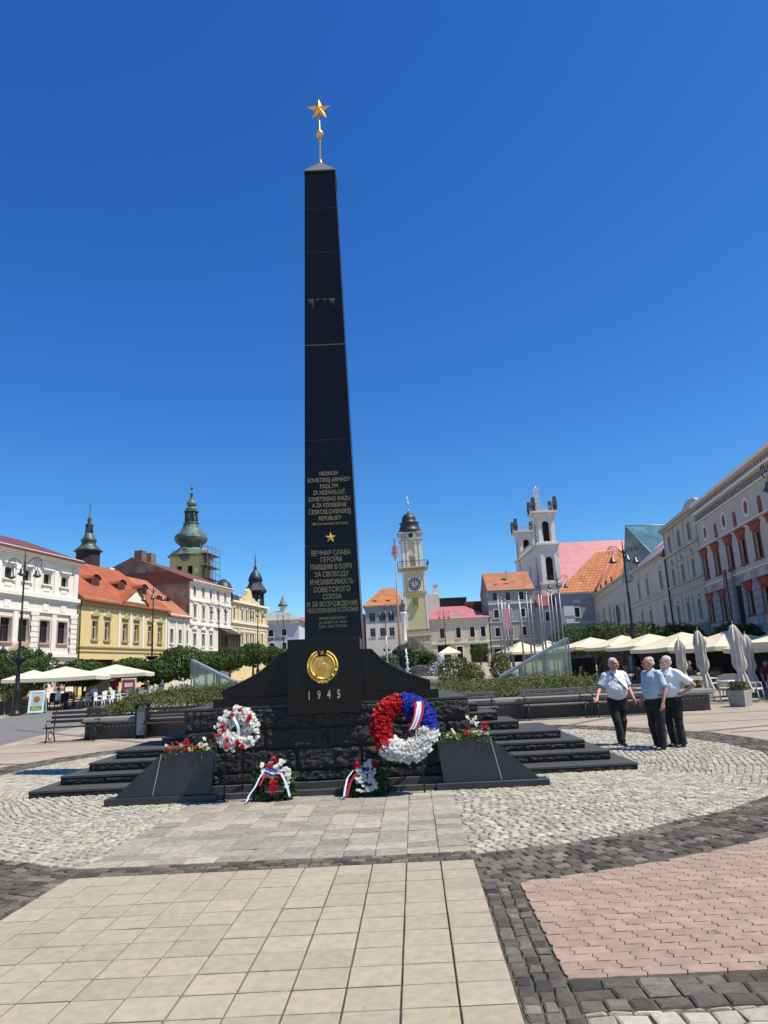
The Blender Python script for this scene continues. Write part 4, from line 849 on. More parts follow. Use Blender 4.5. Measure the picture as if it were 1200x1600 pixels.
# leaning clock tower
E = empty('clock_tower', (6.42, 131, .1), 0, 'slender yellow clock tower with balcony and small dark dome, leaning slightly left', 'clock tower'); E.rotation_euler = (0, radians(-1.5), 0); E.scale = (.9424, .9424, .9424)
STB = brickmat('pale_rusticated_stone', (.52, .46, .34), (.46, .41, .31), (.24, .21, .16), 1, 1.6, .75, .06, axis='XZ', bump=.8)
b = MB(); b.box(-2.35, 2.35, -.15, 4.5, -1, 8.9); b.build('base', STB, E)
b = MB(); b.box(-2.45, 2.45, -.3, 4.6, 7.6, 7.85); b.box(-2.4, 2.4, -.22, 4.55, 8.9, 9.1); b.box(-2.3, 2.3, -.16, 4.5, 15.85, 16.15); b.box(-2.25, 2.25, -.12, 4.4, 20.4, 20.9); b.build('cornice', YELD, E)
b = MB(); front_wall(b, -2.15, 2.15, 9.1, 20.9, [(-.35, .35, 13.6, 15.0)]); b.box(-2.15, 2.15, .4, 4.3, 9.1, 20.9); b.quad((-2.15, 0, 9.1), (-2.15, .4, 9.1), (-2.15, .4, 20.9), (-2.15, 0, 20.9)); b.quad((2.15, 0, 9.1), (2.15, .4, 9.1), (2.15, .4, 20.9), (2.15, 0, 20.9)); b.build('shaft', mat('pale_yellow_render', (.62, .55, .30), .85, var=.06, stain=.12), E)
boxes(E, 'corner_strip', TRIM, [(-2.2, -1.85, -.05, .0, 9.12, 20.38), (1.85, 2.2, -.05, 0, 9.12, 20.38)])
b = MB(); b.box(-.55, .55, -.5, 0, 14.95, 15.15); b.prism([(-.6, 15.15), (.6, 15.15), (0, 15.65)], -.55, .0); b.box(-.5, .5, -.45, 0, 13.3, 13.5); b.box(-.5, -.38, -.1, 0, 13.5, 14.95); b.box(.38, .5, -.1, 0, 13.5, 14.95); b.build('niche', YELD, E)
b = MB(); b.m = 0; b.box(-1.3, 1.4, -.12, .0, 16.35, 19.1); b.m = 1; C0 = (.05, 17.72)
for k in range(24): a0, a1 = k*pi/12, (k+1)*pi/12; b.prism([(C0[0]+r*cos(a), C0[1]+r*sin(a)) for r, a in ((1.22, a0), (1.22, a1), (1.08, a1), (1.08, a0))], -.16, -.125)
for k in range(24): a0, a1 = k*pi/12, (k+1)*pi/12; b.prism([(C0[0]+r*cos(a), C0[1]+r*sin(a)) for r, a in ((.72, a0), (.72, a1), (.62, a1), (.62, a0))], -.16, -.125)
for k in range(12): a = k*pi/6; d = Vector((cos(a), sin(a))); n = Vector((-d.y, d.x))*.09; p, q = Vector(C0)+d*.75, Vector(C0)+d*1.05; b.prism([tuple(p-n), tuple(q-n*1.3), tuple(q+n*1.3), tuple(p+n)], -.16, -.125)
b.box(-.02, .12, -.2, -.165, 17.7, 18.7); b.prism([(.0, 17.7), (.1, 17.65), (.6, 17.2), (.55, 17.1)], -.2, -.165); b.build('clock_face', [TRIM, IRON], E)
b = MB(); b.box(-3.0, 3.0, -1.0, 5.2, 20.9, 21.15); b.build('balcony', STONEW, E)
b = MB()
for i in range(25): u = -3+i*.25; b.box(u-.02, u+.02, -1.0, -.96, 21.15, 22.2)
for i in range(25): v = -1+i*.25; b.box(-3.0, -2.96, v-.02, v+.02, 21.15, 22.2); b.box(2.96, 3.0, v-.02, v+.02, 21.15, 22.2)
b.box(-3.0, 3.0, -1.02, -.94, 22.2, 22.28); b.box(-3.02, -2.94, -.93, 5.2, 22.2, 22.28); b.box(2.94, 3.02, -.93, 5.2, 22.2, 22.28); b.build('balcony_railing', IRON, E)
b = MB(); front_wall(b, -1.95, 1.95, 21.15, 26.6, [(-.45, .45, 21.2, 23.0)], y=.25); b.box(-1.95, 1.95, .6, 4, 21.15, 26.6); b.box(-1.95, -1.9, .25, .6, 21.15, 26.6); b.box(1.9, 1.95, .25, .6, 21.15, 26.6); b.build('upper_stage', bpy.data.materials['pale_yellow_render'], E)
boxes(E, 'pilaster', TRIM, [(x-.26, x+.26, .1, .25, 21.3, 26.5) for x in (-1.65, -.85, .85, 1.65)]+[(1.95, 2.1, y-.3, y+.3, 21.3, 26.5) for y in (.7, 2, 3.4)]+[(-2.1, -1.95, y-.3, y+.3, 21.3, 26.5) for y in (.7, 2, 3.4)])
b = MB(); b.prism([(-.6, 23.3), (.6, 23.3), (.45, 23.7), (0, 23.9), (-.45, 23.7)], .0, .25); b.build('window_hood', STONEW, E)
b = MB(); b.box(-2.3, 2.3, -.1, 4.3, 26.6, 27.1); b.box(-2.45, 2.45, -.25, 4.45, 27.9, 28.2); b.box(-2.1, 2.1, .05, 4.1, 27.1, 27.9); b.prism([(.05+.95*cos(k*pi/10), 27.4+.95*sin(k*pi/10)) for k in range(20)], -.35, .05); b.build('entablature', STONEW, E)
b = MB(); b.prism([(.05+.45*cos(k*pi/8), 27.4+.45*sin(k*pi/8)) for k in range(16)], -.4, -.36); b.build('small_clock', IRON, E)
b = MB(); b.lathe([(2.3*1.2, 28.2), (1.75*1.2, 29.0), (1.5*1.2, 30.0), (1.75*1.2, 30.3), (1.75*1.1, 30.4), (1.35, 30.5), (1.45, 31.0), (1.3, 31.6), (.9, 32.1), (.3, 32.4), (.1, 32.8)], 12, (0, 2.1, 0), smooth=True); b.build('dome', SLATE, E)
b = MB(); b.ball((0, 2.1, 33.0), .2); b.tube([(0, 2.1, 33.1), (0, 2.1, 36)], .04, 5); b.ball((0, 2.1, 34.4), (.3, .1, .4)); b.build('finial', mat('silver_finial', (.5, .5, .48), .4, .5), E)
E = building('town_house', 'plain white firewall house with chimney, right behind the clock tower', 'building', (8.9, 148, 0), 0, 0, 2.7, 16.5, 6, WHITE, []); boxes(E, 'chimney', WHITE, [(1.6, 2.5, .5, 1.5, 16.5, 18.4), (1.5, 2.6, .4, 1.6, 18.4, 18.6)])
pw = [2.35, 5.5, 8.2, 10.3]
E = building('town_house', 'cream two-storey house with rose metal roof, right of the clock tower', 'building', (8.8, 140, 0), 0, 0, 11.5, 10.9, 9, CREAM, arr(pw, 7.05, 9.0, .88, 'frame', None, BRWOOD), [(10.6, 10.9, .35), (6.0, 6.25, .15)], {'zr': 13.5, 'm': PINKR, 'hl': 2, 'hr': 4, 'ov': .4}, ops=[(1.3, 3.8, 2.4, 5.8), (7.6, 11.0, 2.2, 5.7), (5.0, 6.1, 2.2, 5.4)])
b = MB(); b.prism([(4.1, 11.3), (6.9, 11.3), (5.5, 12.2)], .5, 2.5); b.build('dormer', CREAM, E)
boxes(E, 'door_frame', TRIM, [(4.8, 5.0, -.08, .02, 2.2, 5.4), (6.1, 6.3, -.08, .02, 2.2, 5.4), (4.8, 6.3, -.08, .02, 5.4, 5.7)])
building('town_house', 'dark flat-roofed modern attic rising behind the rose-roofed house', 'building', (11.6, 152, 0), 0, 0, 6, 15.9, 6, SLATE, [(1.2, 14, 15.3, .9, 'bare'), (3.2, 14, 15.3, 1.1, 'bare')], [(15.6, 15.95, .3)], tm=IRON)
building('town_house', 'small red brick house end between the dark attic and the grey house', 'building', (16.9, 150, 0), 0, 0, 4, 14.8, 6, REDROOFD, [(1, 13, 14, .6, 'bare')])
gw = [1.4, 3.95, 6.6]
E = building('town_house', 'blue-grey three-storey house with rusty orange roof and skylights, left of the church', 'building', (20.5, 140, 0), 0, 0, 9.2, 16, 11, GREYW, arr(gw, 13.8, 15.4, .8, 'bare')+arr(gw, 10.5, 12.1, .85, 'frame')+arr(gw, 6.95, 8.6, .85, 'frame'), [(15.8, 16.0, .3), (13.1, 13.3, .2), (9.6, 9.7, .1), (6.2, 6.35, .15), (5.0, 5.2, .2)], {'zr': 20.0, 'm': TILE2, 'ov': .35}, ops=[(.5, 2.6, 1.5, 4.6), (3.4, 6, 1.5, 4.6)])
boxes(E, 'chimney', STONEW, [(4.3, 4.8, 2.6, 3.1, 17.2, 20)]); boxes(E, 'skylight', GLASSD, [(1.7, 2.4, 1.45, 2.0, 17.15, 17.3), (3.6, 4.4, 1.45, 2, 17.15, 17.3)])
boxes(E, 'shop_sign', mat('green_shop_sign', (.02, .10, .05), .6), [(2.6, 5.2, -.3, -.1, 5.0, 5.8)])

# twin-towered church
E = empty('church', (32.2, 145, 0), 0, 'pale grey twin-towered church with belfry arches, pinnacles and a long rose metal roof', 'church')
CH = CHURCH
def stage(x0, x1, y0, y1, z0, z1, wd, zo0, zo1, nm):
    b = MB(); cx = (x0+x1)/2; cy = (y0+y1)/2
    fx, fy = (x1-x0)/2, (y1-y0)/2
    for r in range(4):
        c_, s_ = cos(r*pi/2), sin(r*pi/2); t = MB(); h_ = fx if r % 2 == 0 else fy; dd = fy if r % 2 == 0 else fx
        front_wall(t, -h_, h_, z0, z1, [(-wd/2, wd/2, zo0, zo1)] if zo1 else [], y=-dd, dep=.5); b.add([(cx+x*c_-y*s_, cy+x*s_+y*c_, z) for x, y, z in t.v], t.f)
        if zo1:                                  # rounded head
            P = [(-wd/2, zo1), (-wd/2, zo1-.001)]+[(-wd/2*cos(k*pi/8), zo1-wd/2+wd/2*sin(k*pi/8)) for k in range(9)]+[(wd/2, zo1)]
            for sgn in (-1, 1):
                t = MB(); A = [(sgn*wd/2*cos(k*pi/12), zo1-wd/2+wd/2*sin(k*pi/12)) for k in range(7)]+[(sgn*wd/2, zo1+.01)]
                t.prism(A, -dd+.02, -dd+.4); b.add([(cx+x*c_-y*s_, cy+x*s_+y*c_, z) for x, y, z in t.v], t.f)
    o = b.build(nm, CH, E); 
    if zo1: boxes(o, 'dark_opening', DKOPEN, [(x0+.55, x1-.55, y0+.55, y1-.55, z0+.1, z1-.1)])
    return o
def tower(y0):
    y1 = y0+4.3; stage(0, 4.3, y0, y1, -1, 17.2, 0, 0, 0, 'tower_base'); stage(.1, 4.2, y0+.1, y1-.1, 17.4, 23.2, 1.5, 17.9, 23.0-.2, 'tower_stage'); stage(.3, 4.0, y0+.3, y1-.3, 25.8, 30.6, 1.4, 26.0, 30.3, 'tower_stage')
    b = MB(); b.box(-.2, 4.5, y0-.2, y1+.2, 17.1, 17.4); b.box(0, 4.3, y0, y1, 23.2, 25.2); b.box(-.35, 4.65, y0-.35, y1+.35, 25.2, 25.6); b.box(-.1, 4.4, y0-.1, y1+.1, 25.6, 25.8); b.box(.1, 4.2, y0+.1, y1-.1, 30.6, 32.0); b.box(-.5, 4.8, y0-.5, y1+.5, 32.0, 32.35); b.build('cornice', CH, E)
    q = [(x-.3, x+.3, y0-.05, y0+.08, 17.45, 23.15) for x in (.75, 3.55)]+[(x-.3, x+.3, y0+.12, y0+.3, 25.82, 30.55) for x in (.85, 3.45)]+[(-.05, .08, y0+yy-.3, y0+yy+.3, 17.45, 23.15) for yy in (.7, 3.5)]
    boxes(E, 'pilaster', TRIM, q)
    PM = bpy.data.materials.get('dark_pinnacle_stone') or mat('dark_pinnacle_stone', (.05, .05, .06), .8, var=.3)
    for xx in (-.1, 4.4):
        for yy in (y0-.1, y1+.1): b = MB(); b.box(xx-.35, xx+.35, yy-.35, yy+.35, 32.35, 33.4); b.lathe([(.62, 33.4), (.46, 35.1), (.46, 35.3), (.02, 35.35)], 4, (xx, yy, 0), pi/4, False); b.build('pinnacle', PM, E)
    b = MB()
    for i in range(12): u = .6+i*.29; b.box(u-.05, u+.05, y0-.2, y0-.1, 32.35, 33.2); v = y0+.6+i*.29; b.box(-.2, -.1, v-.05, v+.05, 32.35, 33.2)
    b.box(.4, 4.0, y0-.22, y0-.08, 33.2, 33.35); b.box(-.22, -.08, y0+.3, y1-.3, 33.2, 33.35); b.build('balustrade', STONEW, E)
tower(0); tower(21.5)
b = MB(); front_wall(b, -21.5, -4.3, -1, 25.2, [(-16, -14.6, 17.4, 21), (-11.4, -10.2, 17.2, 22.4), (-17.5, -16.5, 3, 9), (-14, -11, 1.5, 8), (-9, -8, 3, 9)], y=.25); t = b.v; b.v = [(y, -x, z) for x, y, z in t]; b.f = [f[::-1] for f in b.f]; b.build('west_front', CH, E)
boxes(E, 'front_window', DKOPEN, [(.6, .7, 4.5, 21.3, 0, 25)])
b = MB(); b.box(-.15, .6, 4.3, 21.5, 25.2, 25.6); b.box(-.12, .6, 4.3, 21.5, 17.1, 17.4); [b.box(-.05, .1, 4.8+i*.5, 5.0+i*.5, 25.6, 26.5) for i in range(33)]; b.box(-.1, .15, 4.5, 21.3, 26.5, 26.7); b.build('front_balustrade', CH, E)
b = MB(); b.box(4.3, 45, 3.5, 22, -1, 17.2); b.build('nave_wall', CH, E)
roof(E, 4.3, 45, 3.5, 22, 17.2, 27.6, PINKR, ov=.4, name='nave_roof')
b = MB(); b.tube([(1.2, 2, 32.3), (1.2, 2, 38.2)], .12, 6); [b.box(.6+k*.45, .85+k*.45, 1.7, 1.95, 33.5, 37.8) for k in range(3)]; [b.box(.5, 1.9, 1.65, 1.7, z, z+.08) for z in (34, 35.5, 37)]; b.build('antenna', WOODW, E)

# blue-grey annex with the hipped orange roof
E = building('parish_house', 'blue-grey annex with steep orange tiled roof in front of the church', 'building', (33.3, 136, 0), 0, 0, 6.8, 14.4, 12, GREYB, [(3.3, 9.7, 11.5, .9, 'frame')], [(14.1, 14.4, .3), (8.6, 8.75, .1)])
b = MB(); b.quad((-.5, -.5, 14.3), (6.8, -.5, 14.3), (14.5, 7.5, 23.2), (10.2, 7.5, 22.9)); b.quad((-.5, -.5, 14.3), (10.2, 7.5, 22.9), (14.5, 12.5, 14.3), (-.5, 12.5, 14.3)); b.quad((6.8, -.5, 14.3), (24, 11, 14.3), (24, 14, 23.4), (14.5, 7.5, 23.2)); b.build('roof', TILEV, E)
b = MB(); b.tube([(6.9, -.5, 14.35), (14.5, 7.5, 23.3)], .22, 6); b.build('verge', PINKR, E)
b = MB(); b.prism([(3.3+.95*cos(k*pi/10), 12.3+.75*sin(k*pi/10)) for k in range(11)], -.15, .02); b.build('lunette', STONEW, E)
building('parish_house', 'low blue-grey wing with dark red roof beside the church tower foot', 'building', (29.6, 137, 0), 0, 0, 3.6, 12.3, 9, GREYB, [(1.6, 9.2, 11, .8, 'arch')], [(12.1, 12.3, .3)], {'zr': 14.5, 'm': REDROOFD, 'ov': .4})
tag(boxes(None, 'banner_sheet', mat('white_banner', (.7, .7, .72), .7), [(34.0, 35.9, 135.4, 135.43, 10.0, 11.8), (34.3, 35.9, 135.4, 135.43, 8.7, 9.4), (34, 34.05, 135.44, 135.5, 3, 12)]), 'white sheet banner hung in front of the blue-grey annex', 'banner')

# right row (local x runs towards the camera)
RD = Vector((.1406, .9901, 0)); RP = Vector((29.92, 64.85, 0)); RR = atan2(-RD.y, -RD.x)
def rorg(t): p = RP+RD*t; return (p.x, p.y, 0)
sx = [1.0, 4.4, 7.9, 10.95, 14.15, 17.4, 20.8, 24.2, 27.6, 31, 34.5, 38]
lwx = [.9, 4.4, 10.9, 14.1, 17.4, 20.8, 24.2, 27.6, 31, 34.5, 38]
SD = brickmat('diamond_sgraffito', (.46, .43, .40), (.36, .33, .31), (.24, .21, .20), 1, .62, .62, .05, axis='XZ', rot=0, bump=.2)
E = building('palace', 'grey-white sgraffito palace with oxide-red window surrounds and attic gallery, rightmost on the square', 'building', rorg(.3), RR, 0, 42, 15.3, 14, SGRAF,
    arr(sx, 8.35, 10.3, 1.25, 'flare', SGRED, BRWOOD)+arr(lwx, 4.5, 6.3, 1.2, 'flare', SGRED, BRWOOD), [(15.05, 15.35, .45), (14.3, 14.5, .3), (13.5, 13.6, .25), (11.2, 11.3, .14), (10.98, 11.06, .1), (7.72, 7.85, .12)])
boxes(E, 'sgraffito_field', SD, [(a, c, -.03, .0, z0, z1) for z0, z1, cuts in ((6.45, 7.6, []),) for a, c in [(0, 42)]][:0]+[(a+.75, c-.75, -.03, 0, 3.2, 7.65) for a, c in zip([-.6]+lwx, lwx+[41])])
boxes(E, 'stripe_frieze', IRON, [(i*.32+.1, i*.32+.2, -.03, .0, 13.62, 14.25) for i in range(130)])
boxes(E, 'fine_frieze', mat('grey_brown_band', (.20, .17, .15), .85), [(i*.3+.1, i*.3+.18, -.03, .0, 11.07, 11.19) for i in range(138)])
b = MB()
for i in range(66):
    x = .7+i*.62
    for k in range(6): a0, a1 = k*pi/6, (k+1)*pi/6; b.prism([(x+r*cos(a), 14.75+r*sin(a)) for r, a in ((.26, a0), (.26, a1), (.18, a1), (.18, a0))], -.05, .0)
    b.box(x-.28, x-.2, -.06, 0, 14.5, 14.75); b.box(x-.34, x-.29, -.06, 0, 14.5, 15.04)
b.build('attic_arcade', mat('arcade_relief', (.30, .27, .24), .85), E)
for x in (2.25, 7.6, 12.9, 18.3, 23.6):
    b = MB(); b.m = 0
    for k in range(20): a0, a1 = k*pi/10, (k+1)*pi/10; b.prism([(x+r*cos(a), 12.35+r*1.25*sin(a)) for r, a in ((.62, a0), (.62, a1), (.45, a1), (.45, a0))], -.06, .0)
    b.m = 1; b.prism([(x+.4*cos(k*pi/8), 12.35+.5*sin(k*pi/8)) for k in range(16)], -.03, -.001); b.build('oval_window', [TRIM, SGRED], E)
for x in (5.15, 10.1, 15.6, 21): b = MB(); b.prism([(x-.32, 11.4), (x+.32, 11.4), (x+.32, 12.3), (x+.2, 12.6), (x-.2, 12.6), (x-.32, 12.3)], -.04, 0); b.build('arched_window', SGRED, E)
b = MB(); b.prism([(-6.0, 15.3), (.3, 15.3)]+[(-2.85+3.1*cos(k*pi/10), 15.35+1.15*sin(k*pi/10)) for k in range(1, 10)], .3, .8); b.build('curved_gable', STONEG, E)
boxes(E, 'doorway', DKOPEN, [(8.2, 9.3, -.05, .0, 3.0, 6.9)]); boxes(E, 'parapet_back', SGRAF, [(0, 42, .5, 1.2, 15.2, 15.34)])
text('MÚZEUM', .62, IRON, E, (11.4, -.04, 3.45), 'sign_lettering'); boxes(E, 'shop_awning', DKOPEN, [(10.1, 12.9, -.5, -.05, 2.7, 3.1)])
E2 = tag(boxes(None, 'hanging_banner', mat('black_banner', (.03, .03, .035), .7), [(7.5, 8.35, -.7, -.66, 2.9, 8.3)]), 'tall narrow black banner with vertical white lettering on the sgraffito palace', 'banner'); E2.location = rorg(.3); E2.rotation_euler = (0, 0, RR)
text('STREDOSLOVENSKÉ MÚZEUM', .42, WOODW, E2, (7.92, -.72, 5.6), 'banner_lettering', rot=(pi/2, -pi/2, 0))

E = building('town_house', 'grey stuccoed three-storey house with little pediments, next left of the sgraffito palace', 'building', rorg(13.4), RR, 0, 13.05, 15.4, 12, STONEG,
    arr([2.45, 6.4, 10.3], 12.5, 14.2, .85, 'frame')+arr([2.4, 6.3, 10.2], 8.95, 10.7, .8, 'ped')+arr([2.5, 6.5, 10.5], 4.95, 6.85, .85, 'hood'),
    [(15.05, 15.4, .5), (14.85, 15.05, .25), (12.1, 12.35, .25), (11.2, 11.3, .1), (8.75, 8.92, .2), (8.0, 8.1, .1), (4.6, 4.85, .22)], {'zr': 16.3, 'm': STONEG, 'ov': .3}, tm=STONEG)
boxes(E, 'pilaster', STONEG, [(x-.16, x+.16, -.08, .02, z0, z1) for x in (.3, 4.4, 8.3, 12.75) for z0, z1 in ((12.36, 14.84), (8.93, 12.09), (4.86, 7.99))])
boxes(E, 'shop_fascia', mat('teal_shopfront', (.06, .15, .15), .6), [(.3, 12.8, -.12, .0, 3.1, 4.5)]); 
b = MB(); b.tube([(.05, -.15, 13.3), (.05, -.15, 0)], .09, 6); b.tube([(-1.4, -.4, 12.9), (.05, -.15, 12.5)], .08, 6); b.build('drainpipe', IRON, E)
E = building('town_house', 'cream-grey two-storey house with pinkish steep roof on the shaded right row', 'building', rorg(35.5), RR, 0, 22.0, 13.1, 12, STONEW,
    arr([6.1, 11.3, 18.7], 9.2, 11.3, 1.15, 'hood')+arr([6.1, 11.3, 18.8], 5.15, 7.35, 1.1, 'hood'), [(12.85, 13.1, .45), (12.6, 12.8, .2), (8.9, 9.05, .15), (8.3, 8.5, .2), (4.95, 5.08, .15), (4.1, 4.3, .15)], None, tm=STONEW)
roof(E, 9.3, 22.0, 0, 12, 13.1, 18.3, mat('faded_pink_grey_roof', (.42, .27, .26), .8, var=.15, scale=2), ov=.4); boxes(E, 'verge', TRIM, [(8.95, 9.25, -.2, .1, 12.9, 13.2)])
b = MB(); b.quad((9.3, 0, 13.0), (9.3, 12, 13), (9.3, 6, 18.2)); b.build('gable_wall', STONEW, E); b = MB(); b.tube([(9.2, -.4, 13.1), (9.2, 6, 18.45)], .16, 5); b.build('verge', TRIM, E)
b = MB()
for k in range(20): a0, a1 = k*pi/10, (k+1)*pi/10; b.prism([(21+r*cos(a), 3.2+r*sin(a)) for r, a in ((.75, a0), (.75, a1), (.68, a1), (.68, a0))], -.4, -.3)
b.box(20.4, 21.6, -.38, -.32, 3.15, 3.25); b.build('round_sign', IRON, E)
E = building('town_house', 'long low weathered house with big green arched door, far along the right row', 'building', rorg(78), RR, 0, 42.3, 13.6, 10, STONEW,
    arr([4, 10, 16.8, 23.2], 7.3, 10.2, 1.3, 'arch')+arr([26.9, 32.5, 36.6], 7.2, 9.4, .95, 'arch'), [(13.3, 13.6, .4), (12.2, 12.4, .2), (6.2, 6.4, .15)], {'zr': 14.6, 'm': REDROOFD, 'ov': .3}, tm=STONEW)
b = MB(); b.prism([(29.1, 3.5), (31.5, 3.5), (31.5, 9.0)]+[(30.3+1.2*cos(k*pi/8), 9+.9*sin(k*pi/8)) for k in range(1, 8)]+[(29.1, 9.0)], -.06, .0); b.build('door', mat('dark_green_door', (.015, .05, .02), .6), E)
boxes(E, 'roof_post', IRON, [(x, x+.25, .5, .75, 13.5, 15.0) for x in (6, 12, 18, 24)])
# glass pyramid roof
E = empty('glass_pyramid', (33.6, 95, 0), 0, 'blue-green glass pyramid roof with steel grid rising behind the right row', 'glass roof')
GPY = mat('teal_roof_glass', (.10, .22, .24), .06, spec=.9, var=.3, scale=.5)
A = Vector((0, 0, 19.2)); B = Vector((9.5, 1.5, 19.2)); b = MB(); P1 = Vector((3.2, -5, 12)); P2 = Vector((12, -6, 12)); P0 = Vector((.1, 4, 12)); P3 = Vector((12, 9, 12))
b.quad(A, P1, P2, B); b.quad(A, P0, P1); b.quad(B, P2, P3); b.quad(A, B, P3, P0); b.build('glazing', GPY, E)
b = MB()
for k in range(6): t = k/5; b.tube([A.lerp(B, t), P1.lerp(P2, t)], .07, 5); b.tube([A.lerp(P1, t), B.lerp(P2, t)], .06, 5); b.tube([A, P0.lerp(P1, t)], .04, 5)
for k in range(1, 5): t = k/5; b.tube([A.lerp(P0, t), A.lerp(P1, t)], .04, 5)
b.tube([A, B], .1, 5); b.build('steel_grid', STEEL, E)
# ---------------------------------------------------------------- flower bed ring behind the memorial
BEDW = mat('brown_granite_wall', (.055, .042, .038), .45, var=.3, scale=20); COPE = mat('grey_granite_coping', (.22, .20, .18), .6, var=.15, scale=20)
E = empty('planter_wall', (2.5, 23.6, 0), 0, 'long dark granite planter wall with pale coping and small relief frieze behind the benches', 'planter wall')
b = MB(); b.box(-11.2, 8.6, 0, .5, 0, .5)
b.lathe([(.25, 0), (.25, .5)], 16, (-11.2, .25, 0)); b.box(-11.2, -11.0, .4, 8, 0, .5); b.box(8.1, 8.6, .51, 7.4, 0, .5); b.box(-11.2, 8.6, 7.5, 8, 0, .5); b.build('wall', BEDW, E)
b = MB(); b.prism([(-.1, .5), (-.14, .56), (-.12, .64), (0, .68), (.5, .68), (.6, .6), (.6, .5)], -11.35, 8.7, 'x'); b.lathe([(.36, .5), (.4, .58), (.3, .66), (.05, .68)], 16, (-11.2, .25, 0)); b.build('coping', COPE, E)
b = MB(); x = -11
while x < 8.4:
    if int(x*2.3) % 5: b.box(x, x+.05, -.015, .0, .36, .42); b.box(x+.01, x+.09, -.012, .0, .40, .415)
    x += .13
b.build('relief_frieze', COPE, E)
tag(MB().box(-8.7, 10.6, 24.05, 31.1, .3, .52).build('bed_soil', mat('soil', (.06, .045, .03), .95, var=.3, scale=4)), kind='structure')
b = MB()
def bushtop(x, y):
    h = .62+.42*min(1, (y-24)/1.3)*(.75+.35*noise.noise(Vector((x*.55, y*.5, 0)))+.25*noise.noise(Vector((x*1.9, y*1.7, 2))))
    if -2.2 < x < 3.0: h -= .3
    if x < -7.8: h -= .25*(-7.8-x)
    if x > 8.2: h -= .45*(x-8.2)
    if x > 3.0: h -= .22
    return h
for _ in range(46000):
    x = random.uniform(-8.9, 9.6); y = 23.95+7.0*random.random()**1.6
    if -3 < x < 2 and random.random() < .7: continue
    h = bushtop(x, y); p = Vector((x, y, .5+(h-.12)*(1-random.random()**2.2*.5))) if y > 24.2 else Vector((x, y, random.uniform(.55, .5+h*.8)))
    d = Vector((random.gauss(0, 1), random.gauss(0, 1)-.3, random.gauss(0, 1)+.9)).normalized(); a = d.orthogonal().normalized(); a.rotate(Matrix.Rotation(random.uniform(0, 6.3), 3, d)); c = d.cross(a)
    L = .055*random.uniform(.6, 1.5); b.quad(p-a*L, p-c*L*.35, p+a*L, p+c*L*.35)
for _ in range(900):                             # arching twigs above the leaf mass
    x = random.uniform(-8.3, 9); y = 24+random.random()*3; h = .5+bushtop(x, y)-.1
    if -3 < x < 2: continue
    q = Vector((x, y, h)); e = q+Vector((J(.15), J(.15), random.uniform(.08, .26)))
    for k in range(7):
        p = q.lerp(e, k/6); a = Vector((J(1), J(1), J(.6))).normalized(); c = a.orthogonal().normalized(); L = .045; b.quad(p-a*L, p-c*L*.4, p+a*L, p+c*L*.4)
tag(b.build('shrubbery', LEAFB), kind='stuff')

# ---------------------------------------------------------------- benches
def bench(label, loc, rz, wood, w=1.9):
    E = empty('park_bench', loc, rz, label, 'bench', 'iron benches by the planter wall')
    b = MB(); [b.bbox(-w/2, w/2, -.24+k*.12, -.15+k*.12, .43, .465, .006) for k in range(4)]; b.build('seat', wood, E)
    b = MB()
    for k in range(3): y = .27+k*.035; z = .56+k*.13; b.bbox(-w/2, w/2, y, y+.03, z, z+.09, .006)
    b.build('backrest', wood, E)
    for s in (-1, 1):
        x = s*(w/2-.12); b = MB(); b.tube([(x, -.28, 0), (x, -.22, .2), (x, -.24, .42), (x, .25, .42)], .022, 6); b.tube([(x, .36, 0), (x, .26, .22), (x, .25, .42), (x, .38, .95)], .022, 6)
        b.tube([(x, -.24, .42), (x, -.3, .55), (x, -.24, .66), (x, 0, .64), (x, .3, .64)], .02, 6); b.tube([(x, -.22+.12*cos(t), .2+.1*sin(t)) if 0 else (x, .02+.13*cos(t), .2+.13*sin(t)) for t in [i*.5 for i in range(12)]], .015, 5)
        b.build('leg', IRON, E)
    return E
bench('dark wooden bench standing free on the beige paving at the left, nearer of two', (-9.1, 23.35, 0), 0, WOODB, 1.75)
bench('dark wooden bench turned sideways behind the front left bench', (-9.0, 26.2, 0), radians(196), WOODB, 1.6)
bench('dark bench against the planter wall, half hidden by the memorial steps at the left', (-5.9, 23.2, 0), 0, WOODB, 1.9)
bench('weathered grey bench against the planter wall, left of the walking man', (6.05, 23.05, 0), 0, WOODG, 2.0)
bench('weathered grey bench against the planter wall, directly behind the three men', (8.45, 23.05, 0), 0, WOODG, 2.5)
bench('weathered bench against the planter wall, seen between steps and left grey bench', (3.4, 23.05, 0), 0, WOODG, 1.7)
E = empty('litter_bin', (-6.95, 23.35, 0), 0, 'tall grey metal litter bin in dark frame by the planter wall end', 'litter bin')
b = MB(); b.box(-.2, -.16, -.12, .12, 0, 1.02); b.box(.16, .2, -.12, .12, 0, 1.02); b.box(-.22, .24, -.14, .14, 1.02, 1.06); b.build('frame', IRON, E)
b = MB(); b.box(-.14, .14, -.1, .1, .1, .92); b.build('panel', mat('grey_sheet_metal', (.16, .16, .17), .5), E)

